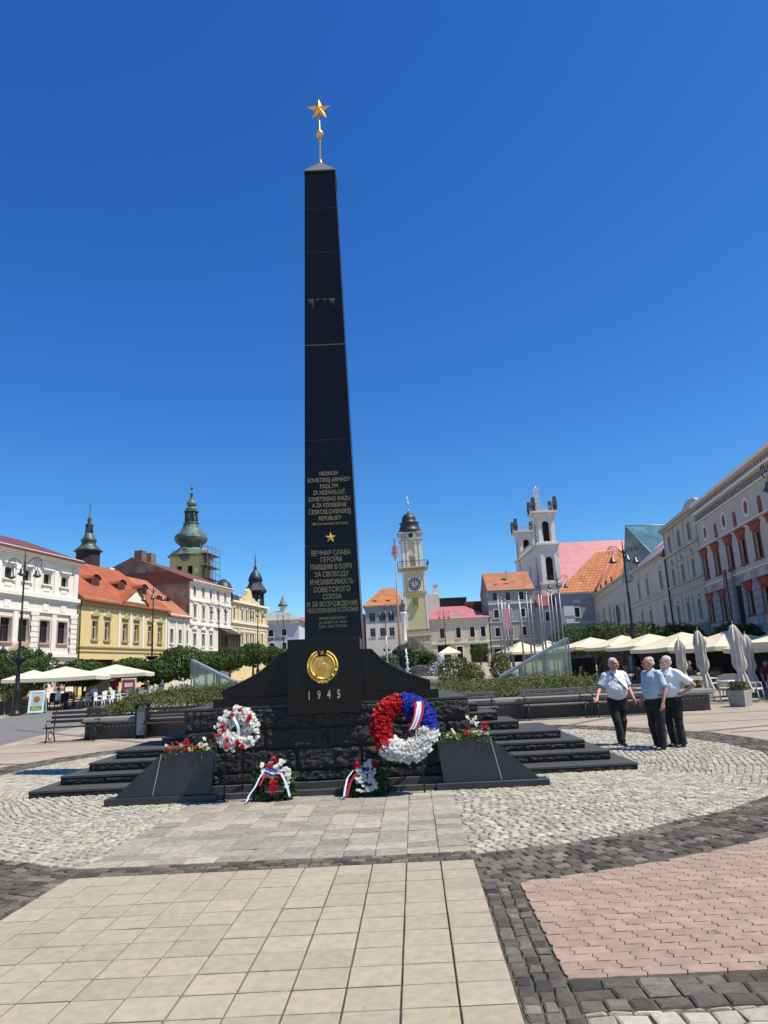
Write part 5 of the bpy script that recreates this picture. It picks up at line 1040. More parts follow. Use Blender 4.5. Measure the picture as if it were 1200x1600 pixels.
# ---------------------------------------------------------------- lamp posts
def lamp():
    E = empty('street_lamp', (0, 0, 0), 0, 'x', 'street lamp', 'scrolled lamp posts round the square')
    b = MB(); b.lathe([(.34, 0), (.34, .12), (.24, .2), (.2, .3), (.2, 1.25), (.24, 1.35), (.13, 1.5), (.11, 2.7), (.15, 2.75), (.08, 2.9), (.065, 5.6), (.09, 5.65), (.05, 5.75), (.045, 8.5), (.07, 8.55), (.03, 8.7), (.02, 9.25), (0.002, 9.4)], 12); b.build('pole', IRON, E)
    b = MB(); b.lathe([(.1, 2.75), (.42, 3.0), (.48, 3.15), (.44, 3.18), (.1, 3.0)], 12); [b.tube([(.44*cos(k*pi/3), .44*sin(k*pi/3), 3.1), (.6*cos(k*pi/3), .6*sin(k*pi/3), 3.3), (.5*cos(k*pi/3), .5*sin(k*pi/3), 3.42)], .025, 5) for k in range(6)]; b.build('flower_bowl', IRON, E)
    for s in (-1, 1):
        b = MB(); b.tube([(0, 0, 8.35), (s*.25, 0, 8.62), (s*.5, 0, 8.85), (s*.78, 0, 8.88), (s*.98, 0, 8.68), (s*.98, 0, 8.4), (s*.85, 0, 8.25)], .022, 6)
        b.tube([(s*(.72+.2*cos(t)*(1-t/14)), 0, 8.62+.2*sin(t)*(1-t/14)) for t in [i*.55 for i in range(18)]], .015, 5); b.tube([(s*.75, 0, 8.4), (s*.75, 0, 8.1)], .012, 5); b.tube([(s*.05, 0, 8.1), (s*.3, 0, 8.2), (s*.75, 0, 8.42)], .014, 5); b.build('scroll_arm', IRON, E)
    for x, z in ((-.75, 7.75), (0, 7.85), (.75, 7.75)):
        b = MB(); y = -.28 if x == 0 else 0; b.lathe([(.24, z), (.22, z+.05), (.13, z+.16), (.1, z+.32), (.04, z+.38), (.02, z+.45)], 12, (x, y, 0))
        if x == 0: b.tube([(0, 0, 8.35), (0, -.25, 8.4), (0, -.28, 8.25)], .016, 5)
        b.ball((x, y, z), (.17, .17, .09)); b.build('lamp_shade', mat('lamp_metal', (.07, .075, .08), .4, .4) if 'lamp_metal' not in bpy.data.materials else bpy.data.materials['lamp_metal'], E)
    return E
LS = [(-20.0, 40.9, 0, 'scrolled iron lamp post standing left of the sandwich board, nearest on the left'), (-18.6, 59.5, .2, 'scrolled iron lamp post in front of the yellow house'), (-17.3, 77.2, .2, 'scrolled iron lamp post before the tall white house, rising above the glass canopy'),
      (-15.4, 89.5, .2, 'scrolled iron lamp post before the sand-yellow house'), (-14.1, 102.5, .2, 'distant scrolled lamp post before the BANKA building'), (.5, 96, 0, 'distant scrolled lamp post before the white house left of the clock tower'),
      (9.8, 115, 0, 'distant scrolled lamp post before the cream house with rose roof'), (16.8, 66.3, -.1, 'scrolled lamp post among the steel flagpoles'), (17.2, 48.3, .35, 'scrolled lamp post before the glass pyramid and long low house'), (16.55, 26.8, .2, 'scrolled lamp post at the right edge before the sgraffito palace')]
L0 = lamp()
for i, (x, y, a, lb) in enumerate(LS):
    o = L0 if i == 0 else copy_tree(L0); o.location = (x, y, gz(y)); o.rotation_euler = (0, 0, a); o['label'] = lb
    if i == 8: o.scale = (1.25, 1.25, 1)

# ---------------------------------------------------------------- glass canopies over the underground passage
CG = mat('canopy_glass', (.62, .74, .71), .04, trans=.95, var=.05)
def canopy(label, P0, P1, depth, rz=0):
    """sloping roof from high end P0 to low end P1"""
    E = empty('glass_canopy', (P0[0], P0[1], 0), rz, label, 'canopy'); dx = P1[0]-P0[0]; h0, h1 = P0[2], P1[2]
    b = MB(); b.add([(0, -.1, h0), (dx, -.1, h1), (dx, depth, h1), (0, depth, h0), (0, -.1, h0-.12), (dx, -.1, h1-.12), (dx, depth, h1-.12), (0, depth, h0-.12)], [[0, 1, 2, 3], [7, 6, 5, 4], [0, 4, 5, 1], [1, 5, 6, 2], [2, 6, 7, 3], [3, 7, 4, 0]]); b.build('roof_panel', mat('bluish_steel_sheet', (.26, .28, .30), .5, .3), E)
    for y in (0, depth-.1):
        b = MB(); b.prism([(0, .2), (dx, .2), (dx, h1-.13), (0, h0-.13)], y, y+.012); b.build('glass_panel', CG, E)
    b = MB(); [b.box(dx*t-.03, dx*t+.03, yy-.03, yy+.03, 0, h0+(h1-h0)*t-.12) for t in (0, .35, .7, 1) for yy in (0, depth-.1)]; b.build('frame', STEEL, E)
    return E
canopy('glass canopy with blue-grey sloping roof falling to the right, left of the memorial', (-8.2, 33.5, 2.62), (-5.2, 33.5, 1.0), .6)
canopy('glass canopy with steel sloping roof falling to the left, beside the flagpoles', (8.75, 31.6, 2.75), (5.7, 31.6, 1.25), .6)

# ---------------------------------------------------------------- flagpoles and banner
def pole(x, y, h):
    b = MB(); b.tube([(0, 0, 0), (0, 0, h*.6), (0, 0, h)], [.085, .07, .045], 8); b.ball((0, 0, h+.06), .09); return b.build('flagpole', STEEL, None, (x, y, gz(y)))
FP = [(12.3, 62), (12.6, 60), (13.3, 62), (13.6, 60), (14.05, 61), (14.4, 60), (14.9, 61), (15.35, 60), (10.95, 65), (11.25, 67), (11.55, 65), (11.8, 68), (12.1, 66), (12.5, 69), (13.1, 66), (15.7, 63)]
F0 = pole(FP[0][0], FP[0][1], 7.0)
tag(F0, 'bare slender steel flagpole standing in the cluster right of the shrubs', 'flagpole', 'bare steel flagpoles')
for i, (x, y) in enumerate(FP[1:]):
    o = F0.copy(); COL.objects.link(o); o.location = (x, y, gz(y)-random.uniform(0, .5))
o = pole(10.6, 61, 6.6); tag(o, 'leftmost steel flagpole, carrying a long pink banner', 'flagpole')
tag(boxes(None, 'banner', mat('pink_banner', (.62, .30, .34), .8), [(10.65, 11.2, 60.98, 61.0, 4.6, 6.3)]), 'long pink banner hanging on the leftmost flagpole', 'banner')

# ---------------------------------------------------------------- trees
def crown(n, rx, rz_, seed, m=LEAFD, s=.13, flat=.6):
    random.seed(seed); b = MB()
    for _ in range(n):
        d = Vector((random.gauss(0, 1), random.gauss(0, 1), random.gauss(0, 1))).normalized(); k = (1-random.random()**2*.35)
        k *= 1+.13*noise.noise(d*2.2+Vector((seed, 0, 0)))+.14*noise.noise(d*5.5+Vector((0, seed, 0)))
        p = Vector((d.x*rx*k, d.y*rx*k, d.z*rz_*k)); e = (d+Vector((random.gauss(0, .6), random.gauss(0, .6), random.gauss(0, .6)))).normalized()
        a = e.orthogonal().normalized(); a.rotate(Matrix.Rotation(random.uniform(0, 6.3), 3, e)); c = e.cross(a); L = s*random.uniform(.6, 1.3)
        b.quad(p-a*L, p-c*L*.5, p+a*L, p+c*L*.5)
    return b
def tree(label, loc, h, rx, rz_, seed, n=3500, m=LEAFD, group='clipped round trees along the square', s=.13, name='clipped_tree'):
    E = empty(name, loc, 0, label, 'tree', group); b = MB(); ht = h-rz_
    b.tube([(0, 0, 0), (.05, .02, ht*.5), (0, 0, ht)], [.13, .1, .08], 8)
    for k in range(5): a = k*1.3; b.tube([(0, 0, ht-rz_*.5), (rx*.3*cos(a), rx*.3*sin(a), ht), (rx*.6*cos(a), rx*.6*sin(a), ht+rz_*.3)], [.06, .04, .015], 5)
    b.build('trunk', BARK, E); o = crown(n, rx, rz_, seed, m, s).build('crown', m, E, (0, 0, ht)); return E
TL = [(-25.2, 51.5, 4.4, 2.9, 2.0, 'left edge behind the first lamp post'), (-21.7, 53.5, 3.5, 2.1, 1.2, 'behind the first cream parasol'), (-19.9, 58.5, 3.5, 2.1, 1.2, 'behind the second cream parasol'), (-17.8, 58.5, 3.3, 1.7, 1.2, 'beside the second lamp post'), (-16.3, 60, 4.3, 2.4, 1.7, 'largest, above the white chairs'),
      (-16.6, 69, 3.9, 2.3, 1.3, 'right behind the left glass canopy'), (-15.9, 76, 4.2, 2.2, 1.4, 'before the tall white house oriel'), (-15.0, 84, 4.9, 2.2, 1.6, 'below the violet flag'), (-14.3, 93, 4.6, 2.0, 1.5, 'before the sand-yellow house right end'), (-13.4, 108, 4.6, 2.2, 1.6, 'before the BANKA building')]
for i, (x, y, h, rx, r2, w) in enumerate(TL): tree('clipped round dark green tree, '+w, (x, y, gz(y)), h-.42, rx*.84, r2*.82, i+3, n=4200)
TR = [(19.0, 72, 4.4, 2.3, 1.6, 'just right of the flagpoles'), (20.5, 66, 4.4, 2.4, 1.5, 'second right of the flagpoles'), (21.5, 60, 4.0, 2.3, 1.4, 'behind the first right-hand parasols'), (22.4, 54, 3.6, 2.2, 1.3, 'behind the lamp on the right')]
for i, (x, y, h, rx, r2, w) in enumerate(TR): tree('clipped round dark green tree, '+w, (x, y, gz(y)), h, rx, r2, i+31, n=3600)
tree('small bright green tree between the folded parasols at right', (20.2, 41, .2), 3.2, .95, .65, 77, n=1300, m=LEAF, s=.1)
tree('small bright green tree right of the tallest folded parasol', (21.6, 41.5, .2), 3.1, .65, .5, 78, n=900, m=LEAF, s=.1)
tree('dark little tree in tub before the cream house shopfront', (15.5, 118, 1.6), 3.4, 1.7, 1.1, 79, n=1200, group=None, s=.15)
random.seed(11)

# ---------------------------------------------------------------- fountain
E = empty('fountain', (3, 60, 0), 0, 'rock fountain mound with plants and white water jets beyond the memorial', 'fountain')
def rock(c, r, seed, n=14, m=9):
    b = MB(); b.ball((0, 0, 0), 1, n, m); b.sm = [False]*len(b.sm)
    b.v = [tuple(Vector((c[0]+x*r[0]*k, c[1]+y*r[1]*k, c[2]+z*r[2]*k))) for x, y, z in b.v for k in (1+.45*noise.noise(Vector((x*1.6+seed, y*1.6, z*1.6))),)]
    return b
RK = mat('dark_tufa_rock', (.05, .048, .04), .9, var=.5, scale=3, bump=1, bscale=12)
for i, (c, r) in enumerate((((-1.9, 0, 1.4), (1.3, 1.5, 1.5)), ((-.3, .5, 2.2), (1.5, 1.5, 1.7)), ((1.0, .2, 1.6), (1.2, 1.4, 1.5)), ((-2.9, .5, .9), (.9, 1, 1.7)), ((0.4, -1, .9), (1.8, 1, 1.1)), ((2.3, 0, .5), (.8, .9, .8)))): rock(c, r, i*7).build('rock', RK, E)
b = MB(); random.seed(5)
for c, r in (((1.6, -.9, 1.6), .9), ((-.5, -.8, 3.0), .7), ((.9, -.9, 2.6), .6), ((-2.4, -.8, 2.4), .5)):
    for _ in range(330):
        p = Vector((c[0]+random.gauss(0, r*.5), c[1]+random.gauss(0, r*.4), c[2]+random.gauss(0, r*.4))); a = Vector((J(1), J(1), J(1))).normalized(); q = a.orthogonal().normalized(); L = .16; b.quad(p-a*L, p-q*L*.35, p+a*L, p+q*L*.35)
b.build('plants', LEAFD, E)
WAT = mat('foaming_water', (.78, .82, .84), .35, var=.1, scale=8)
def jet(x, y, z0, h, w, n, nm='water_jet'):
    b = MB()
    for _ in range(n):
        t = random.random(); p = Vector((x+random.gauss(0, w*(.35+.65*(1-t))), y+random.gauss(0, w*.5), z0+h*t)); b.ball(p, random.uniform(.02, .06), 4, 3)
    b.tube([(x, y, z0), (x+.05, y, z0+h*.5), (x, y, z0+h)], [w*.7, w*.45, .03], 7); b.build(nm, WAT, E)
jet(-.75, -2.2, .8, 2.5, .12, 120); jet(2.0, -2.3, .8, 2.0, .3, 500); jet(1.7, -2.2, .6, 1.5, .5, 700); jet(-2.3, -1.9, 2.2, 2.2, .05, 50)
b = MB(); b.lathe([(3.9, 0), (4.1, .1), (4.1, .75), (3.9, .8), (3.7, .75), (3.7, .4)], 28, (0, -.3, .3)); b.build('basin', COPE, E)
for i, (x, y, h, r, lb) in enumerate(((5.1, 48, 2.1, 1.2, 'loose green bush right of the fountain splash'), (9.2, 55, 2.2, .8, 'narrow young bush beside the white seat by the flagpoles'), (6.1, 47, 1.6, .9, 'low bush beside the loose green bush'))):
    E = empty('bush', (x, y, gz(y)), 0, lb, 'bush'); b = crown(1500, r, h*.5, 50+i, LEAFB, .1); b.build('foliage', LEAFB, E, (0, 0, h*.5)); b = MB(); b.tube([(0, 0, 0), (0, 0, h*.6)], .04, 5); b.build('stem', BARK, E)
# maypole, column with statue, kiosk
E = empty('maypole', (2.1, 85, 1), 0, 'very tall maypole with pink ribboned fir top left of the clock tower', 'maypole')
b = MB(); b.tube([(0, 0, 0), (0, 0, 7), (0, 0, 14.6)], [.16, .12, .06], 8); b.build('pole', mat('peeled_wood', (.40, .27, .15), .7), E)
b = MB()
for _ in range(500): p = Vector((random.gauss(0, .2), random.gauss(0, .2), 14.6+random.gauss(0, .38))); a = Vector((J(1), J(1), -1)).normalized(); q = a.orthogonal().normalized(); b.quad(p-a*.14, p-q*.03, p+a*.14, p+q*.03)
b.build('ribbons', mat('faded_pink_ribbons', (.50, .22, .24), .8, island=.4), E)
b = MB(); b.tube([(0, 0, 14.8), (0, 0, 16.2)], [.12, .02], 6); [b.quad((0, 0, 15+k*.12), (J(.3), J(.3), 15.1+k*.12), (J(.3), J(.3), 15.05+k*.12)) for k in range(9)]; b.build('fir_tip', LEAFG, E)
E = empty('marian_column', (3.1, 105, 1.3), 0, 'white stone column carrying a statue in front of the clock tower', 'column')
b = MB(); b.box(-.9, .9, -.9, .9, 0, 2.2); b.box(-.6, .6, -.6, .6, 2.2, 4.2); b.build('pedestal', STONEW, E); b = MB(); b.lathe([(.42, 4.2), (.36, 4.5), (.3, 8.0), (.48, 8.3), (.5, 8.5)], 14); b.build('shaft', TRIM, E)
b = MB(); b.lathe([(.38, 8.5), (.34, 9.0), (.22, 9.5), (.3, 9.8), (.12, 10.05)], 10); b.ball((0, -.02, 10.2), .16); b.tube([(.25, 0, 9.8), (.35, -.2, 9.4), (.1, -.3, 9.5)], .07, 6); b.build('statue', mat('dark_statue_stone', (.14, .13, .12), .8), E)
E = empty('kiosk', (4.2, 76, .8), 0, 'small white round advertising kiosk before the clock tower base', 'kiosk')
b = MB(); b.lathe([(.5, 0), (.5, 2.5), (.62, 2.55), (.55, 2.75), (.1, 3.2), (.03, 3.4)], 16); b.build('body', TRIM, E); b = MB(); b.box(-.25, .3, -.53, -.5, .8, 2.1); b.build('poster', GLASSD, E)

# ---------------------------------------------------------------- parasols
def parasol(label, loc, rz, w, ze, zp, m, grp, val=.22):
    E = empty('parasol', loc, rz, label, 'parasol', grp); b = MB(); h = w/2; n = 6
    for k in range(4):
        c_, s_ = cos(k*pi/2), sin(k*pi/2); R_ = lambda x, y, z: (x*c_-y*s_, x*s_+y*c_, z)
        for i in range(n):                       # slightly sagging panels
            for j in range(n):
                def P(u, v): t = 1-v; x = (2*u-1)*h*t; y = -h*t; sag = -.10*sin(pi*v)*(1-abs(2*u-1)*.9)-.05*t*(1-(2*u-1)**2); return R_(x, y, ze+(zp-ze)*v+sag)
                b.smooth = True; b.quad(P(i/n, j/n), P((i+1)/n, j/n), P((i+1)/n, (j+1)/n), P(i/n, (j+1)/n)); b.smooth = False
        for i in range(n): a0, a1 = (2*i/n-1)*h, (2*(i+1)/n-1)*h; s0, s1 = -.05*(1-(2*i/n-1)**2), -.05*(1-(2*(i+1)/n-1)**2); b.quad(R_(a0, -h, ze+s0-val), R_(a1, -h, ze+s1-val), R_(a1, -h, ze+s1), R_(a0, -h, ze+s0))
    b.build('canopy', m, E); b = MB(); b.tube([(0, 0, 0), (0, 0, zp-.02)], .03, 8); b.ball((0, 0, zp+.03), .05); b.build('pole', WOODB, E)
    b = MB(); b.bbox(-.35, .35, -.35, .35, 0, .1, .01); b.build('base', COPE, E); return E
GP = 'open cream parasols over the right terrace'
RP_ = [(16.2, 55, 4.2, 2.25, 2.95, 'leftmost of the right terrace row, by the small trees'), (17.3, 51, 4.0, 2.2, 2.95, 'second from the left in the right terrace row'), (17.6, 46.5, 4.2, 2.15, 2.9, 'above the walking man, third in the right terrace row'), (17.9, 42, 4.4, 2.0, 2.85, 'above the man in light blue, in the right terrace row'),
       (18.9, 38.5, 4.4, 1.95, 2.75, 'printed, right behind the folded parasols'), (21.6, 44, 4, 2.1, 2.8, 'far behind the small bright green tree'), (19.3, 33.5, 4, 1.9, 2.7, 'at the right edge behind the tallest folded parasol'), (17.8, 28.8, 3.6, 2.15, 2.75, 'nearest, cut by the right edge of the picture')]
for i, (x, y, w, ze, zp, lb) in enumerate(RP_): parasol('open cream parasol '+lb, (x, y, gz(y)), .14, w, ze, zp, CANVY, GP)
PF = [o for o in bpy.data.objects if o.get('label', '').startswith('open cream parasol printed')][0]; text('CINZANO', .26, mat('ochre_print', (.25, .17, .06), .8), PF, (0, -2.215, 1.80), 'parasol_lettering', bold=.004)
for x, y, lb in ((12.8, 66, 'small open cream parasol behind the flagpoles, left one'), (15.5, 67, 'small open cream parasol behind the flagpoles, right one')): parasol(lb, (x, y, gz(y)), .3, 3.4, 2.1, 3.0, CANVY, GP)
parasol('small yellowish open parasol before the cream house shopfront', (10.0, 112, gz(112)), 0, 3.4, 2.3, 3.3, CANVY, None)
parasol('wide open cream parasol over the left terrace, nearer one beside the sandwich board', (-19.6, 46, .28), .18, 4.6, 1.95, 2.6, CANVAS, 'wide parasols on the left terrace')
parasol('wide open cream parasol over the left terrace, farther one above the white chairs', (-18.3, 51, .38), .18, 4.6, 1.95, 2.6, CANVAS, 'wide parasols on the left terrace')
parasol('white open parasol far down the left side before the BANKA building', (-11.5, 95, 1.17), .2, 4, 2.6, 3.4, PLASW, None)
parasol('dusty cream open parasol partly hidden behind the first lamp post trees', (-22.6, 48, .3), .18, 3, 1.95, 2.5, CANVAS, None)
def folded(label, x, y, h, lean=0):
    E = empty('folded_parasol', (x, y, gz(y)), 0, label, 'parasol', 'folded grey parasols on the right'); E.rotation_euler = (0, radians(lean), 0)
    b = MB(); k = h/2.75
    prof = [(.03, 2.72), (.1, 2.66), (.2, 2.45), (.27, 2.2), (.22, 2.05), (.2, 1.9), (.22, 1.6), (.24, 1.4), (.23, 1.25), (.15, 1.08), (.13, 1.03), (.18, .9), (.27, .6), (.33, .35), (.3, .3)]
    b.lathe([(r*.86, z*k) for r, z in prof], 64, pl=(8, .24)); b.build('canopy', CANVG, E)
    b = MB(); b.tube([(0, 0, 0), (0, 0, 2.85*k)], .028, 8); b.build('pole', WOODB, E); b = MB(); b.bbox(-.3, .3, -.3, .3, 0, .09, .01); b.build('base', COPE, E)
folded('small folded grey parasol just right of the three men', 14.5, 34, 2.45, 0); folded('folded grey parasol above the cubic planter pot', 13.8, 30, 2.75, -1.5); folded('tallest folded grey parasol, nearest at the right', 13.65, 26.5, 2.8, -2); folded('thin folded parasol peeping out behind the tallest folded one', 15.7, 30, 2.5, -1)

# ---------------------------------------------------------------- terrace furniture
def chair(m, wide=.55, arms=True, name='terrace_chair'):
    E = empty(name, (0, 0, 0), 0, 'x', 'chair', 'x'); w = wide/2
    b = MB(); b.bbox(-w, w, -.25, .25, .40, .46, .02); b.build('seat', m, E)
    b = MB(); b.prism([(-w, .46), (w, .46), (w*.96, .86), (w*.7, .92), (-w*.7, .92), (-w*.96, .86)], .22, .27); b.build('backrest', m, E)
    for sx_ in (-1, 1):
        for sy in (-1, 1): b = MB(); b.tube([(sx_*w*.88, sy*.22, .4), (sx_*w*.95, sy*.26, 0)], .02, 6); b.build('leg', m, E)
        if arms: b = MB(); b.tube([(sx_*w, -.22, .42), (sx_*w, -.2, .64), (sx_*w, .24, .66)], .022, 6); b.build('armrest', m, E)
    return E
def table(m, top, name='terrace_table', r=.38):
    E = empty(name, (0, 0, 0), 0, 'x', 'table', 'x'); b = MB(); b.bbox(-r, r, -r, r, .71, .74, .008); b.build('table_top', top, E); b = MB(); b.tube([(0, 0, 0), (0, 0, .71)], .03, 8); b.bbox(-.22, .22, -.22, .22, 0, .03, .01); b.build('leg', m, E); return E
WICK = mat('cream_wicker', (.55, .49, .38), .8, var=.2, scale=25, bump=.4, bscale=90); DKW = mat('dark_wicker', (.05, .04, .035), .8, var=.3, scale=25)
def spread(proto, L, grp):
    for i, (x, y, a, lb) in enumerate(L):
        o = proto if i == 0 else copy_tree(proto); o.location = (x, y, gz(y)); o.rotation_euler = (0, 0, a); o['label'] = lb; o['group'] = grp
ALLW = 'white plastic terrace chair in the long row below the left parasols'
spread(chair(PLASW, .5), [(-17.2+i*.12, 45.5+i*1.05, 1.6+J(.4), ALLW) for i in range(12)]+[(-18.3+i*.12, 45.8+i*1.15, -1.5+J(.3), ALLW) for i in range(10)], 'white chairs on the left terrace')
ALLD = 'dark wicker terrace chair among the shaded left tables'
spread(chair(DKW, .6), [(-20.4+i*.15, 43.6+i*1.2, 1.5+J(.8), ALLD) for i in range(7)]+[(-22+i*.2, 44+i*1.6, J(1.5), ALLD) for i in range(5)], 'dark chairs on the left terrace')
spread(table(IRON, DKW), [(-17.8+i*.2, 46+i*2.1, .1, 'dark square table between white chairs on the left terrace') for i in range(5)]+[(-21.2, 44.5, .2, 'dark square table between white chairs on the left terrace')], 'tables on the left terrace')
ALLC = 'cream wicker armchair on the sunny right terrace edge'
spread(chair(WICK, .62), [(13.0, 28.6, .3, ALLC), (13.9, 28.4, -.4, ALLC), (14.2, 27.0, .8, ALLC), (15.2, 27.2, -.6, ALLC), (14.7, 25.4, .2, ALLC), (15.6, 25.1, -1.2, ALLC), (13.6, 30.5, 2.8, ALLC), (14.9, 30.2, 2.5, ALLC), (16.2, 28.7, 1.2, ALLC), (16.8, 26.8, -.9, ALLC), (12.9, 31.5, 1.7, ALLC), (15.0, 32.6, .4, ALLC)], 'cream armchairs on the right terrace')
ALLS = 'dark wicker chair in the shade under the right parasols'
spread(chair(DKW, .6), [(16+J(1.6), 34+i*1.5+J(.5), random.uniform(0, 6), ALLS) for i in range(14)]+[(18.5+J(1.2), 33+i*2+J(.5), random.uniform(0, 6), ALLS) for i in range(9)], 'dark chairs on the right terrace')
spread(table(IRON, PLASW, r=.4), [(13.7, 27.6, .2, 'pale square table on the right terrace'), (15.1, 26.2, .4, 'pale square table on the right terrace'), (14.3, 31.2, 0, 'pale square table on the right terrace'), (16.3, 36, 0, 'pale square table on the right terrace'), (16.6, 40, 0, 'pale square table on the right terrace'), (16.4, 44.5, 0, 'pale square table on the right terrace')], 'tables on the right terrace')
def pot(label, x, y, rz):
    E = empty('planter_pot', (x, y, 0), rz, label, 'planter'); b = MB(); b.lathe([(.36, 0), (.4, .5), (.4, .52)], 4, rot=pi/4, smooth=False); b.build('box', mat('washed_concrete', (.33, .32, .28), .9, var=.15, scale=8) if 'washed_concrete' not in bpy.data.materials else bpy.data.materials['washed_concrete'], E)
    b = MB(); leaf_quads(b, 500, lambda: Vector((J(.26), J(.26), .5+.3*random.random())), .05, up=1); b.build('plant', LEAFB, E)
pot('square concrete planter pot between man and folded parasols', 12.35, 27.7, .1); pot('faceted concrete planter pot under the tallest folded parasol', 12.55, 24.6, .7)
# low screens at left; dark sheets added for the shade under the right parasols
tag(boxes(None, 'screen_and_shade_sheet', mat('dark_mesh_and_shade', (.02, .02, .02), .9), [(-22.4+i*1.22, -21.25+i*1.22, 42.0+i*.0, 42.05, .02, 1.0) for i in range(3)]), 'low dark mesh terrace screen behind the sandwich board', 'screen')
tag(boxes(None, 'screen_and_shade_sheet', bpy.data.materials['dark_mesh_and_shade'], [(19.6+i*.02, 19.65+i*.02, 36+i*2.2, 38.1+i*2.2, .1, 2.0) for i in range(9)]), 'tall dark sheet added for the shade along the back of the right terrace', 'screen')
tag(boxes(None, 'terrace_fence', bpy.data.materials['dark_mesh_and_shade'], [(-24, -20.6, 38.9, 39.0, .62, .7), (-24, -20.6, 38.9, 39.0, .12, .2), (-24, -20.6, 38.9, 39.0, .37, .45)]+[(-24+i*.85, -23.92+i*.85, 38.88, 39.02, 0, .72) for i in range(5)]), 'low black rail fence at the left edge by the lamp post foot', 'fence')
# sandwich board
tag(boxes(None, 'screen_and_shade_sheet', bpy.data.materials['dark_mesh_and_shade'], [(17.2+i*.35, 19.2+i*.35, 57.5+i*.3, 57.6+i*.3, .4, 2.1) for i in range(0, 3, 2)]+[(14.5, 17.0, 57.2, 57.3, .4, 1.9)]), 'dark sheet added for the shade under the farthest right parasols', 'screen')  # added dark backdrop sheets, standing for the shade beneath the far parasols
E = empty('sandwich_board', (-19.0, 41.3, .2), .12, 'white framed sandwich board with green ice cream poster beside the left lamp post', 'sandwich board')
def apanel(sg, nm):
    b = MB(); t = lambda z: sg*(.30-.25*z/1.3)
    for (x0, x1, z0, z1) in ((-.42, -.33, .1, 1.3), (.33, .42, .1, 1.3), (-.33, .33, .1, .2), (-.33, .33, 1.2, 1.3)):
        b.add([(x, t(z)+d, z) for d in (-.015, .015) for x, z in ((x0, z0), (x1, z0), (x1, z1), (x0, z1))], [[0, 1, 2, 3], [7, 6, 5, 4], [0, 4, 5, 1], [1, 5, 6, 2], [2, 6, 7, 3], [3, 7, 4, 0]])
    [b.tube([(x, t(0), 0), (x, t(.12), .12)], .015, 5) for x in (-.38, .38)]
    return b.build(nm, PLASW, E)
o = apanel(-1, 'front_frame'); apanel(1, 'rear_frame')
def pp(x, z, e): return (x, -(.30-.25*z/1.3)-e, z)
b = MB(); b.m = 0; b.quad(pp(-.33, .2, .0), pp(.33, .2, 0), pp(.33, 1.2, 0), pp(-.33, 1.2, 0)); b.m = 1; b.quad(pp(-.3, .22, .004), pp(.3, .22, .004), pp(.3, .45, .004), pp(-.3, .45, .004))
b.m = 2; b.add([pp(.17*cos(k*pi/8), .82+.17*sin(k*pi/8), .006) for k in range(16)], [list(range(16))]); b.m = 3; b.quad(pp(-.22, .27, .008), pp(.24, .27, .008), pp(.24, .32, .008), pp(-.22, .32, .008)); b.quad(pp(-.2, .36, .008), pp(.12, .36, .008), pp(.12, .4, .008), pp(-.2, .4, .008))
b.build('poster', [mat('poster_pale_green', (.42, .58, .50), .5), mat('poster_green', (.12, .30, .04), .5), mat('poster_brown', (.33, .14, .06), .5), mat('poster_yellow', (.6, .55, .08), .5)], o)
E = empty('menu_board', (-19.0, 55.5, .46), .2, 'red and white menu board standing behind the woman in dark red', 'menu board'); b = MB(); b.box(-.55, .55, -.03, .03, .1, 1.55); b.build('frame', PLASW, E); boxes(E, 'poster', mat('poster_red', (.45, .03, .06), .5), [(-.45, .45, -.05, -.032, .25, 1.45)])
boxes(E, 'poster_print', PLASW, [(-.3, .3, -.06, -.052, .9, 1.2), (-.3, .1, -.06, -.052, .5, .6)])
# ---------------------------------------------------------------- people
SKIN = mat('skin', (.50, .27, .19), .55, var=.06, scale=12); SKINR = mat('ruddy_skin', (.52, .24, .17), .55, var=.06, scale=12)
HAIRG = mat('grey_white_hair', (.48, .46, .43), .85, var=.25, scale=60); HAIRD = mat('dark_hair', (.04, .03, .02), .8)
def cloth(name, c): return bpy.data.materials.get(name) or mat(name, c, .85, var=.06, scale=6, bump=.5, bscale=14)
TRB = cloth('black_trousers', (.014, .014, .017)); SHW = cloth('white_shirt', (.78, .77, .76)); SHB = cloth('light_blue_shirt', (.44, .55, .60)); SHOE = mat('black_leather', (.015, .014, .014), .35)
def fuse(o, vox, sm=3, disp=0):
    r = o.modifiers.new('fuse', 'REMESH'); r.mode = 'VOXEL'; r.voxel_size = vox; r.use_smooth_shade = True
    s = o.modifiers.new('soften', 'SMOOTH'); s.iterations = sm; s.factor = .5
    if disp:
        t = bpy.data.textures.get('creases') or bpy.data.textures.new('creases', 'CLOUDS'); t.noise_scale = .11
        d = o.modifiers.new('creases', 'DISPLACE'); d.texture = t; d.strength = disp; d.mid_level = .5; d.texture_coords = 'OBJECT' if 0 else 'LOCAL'
    return o
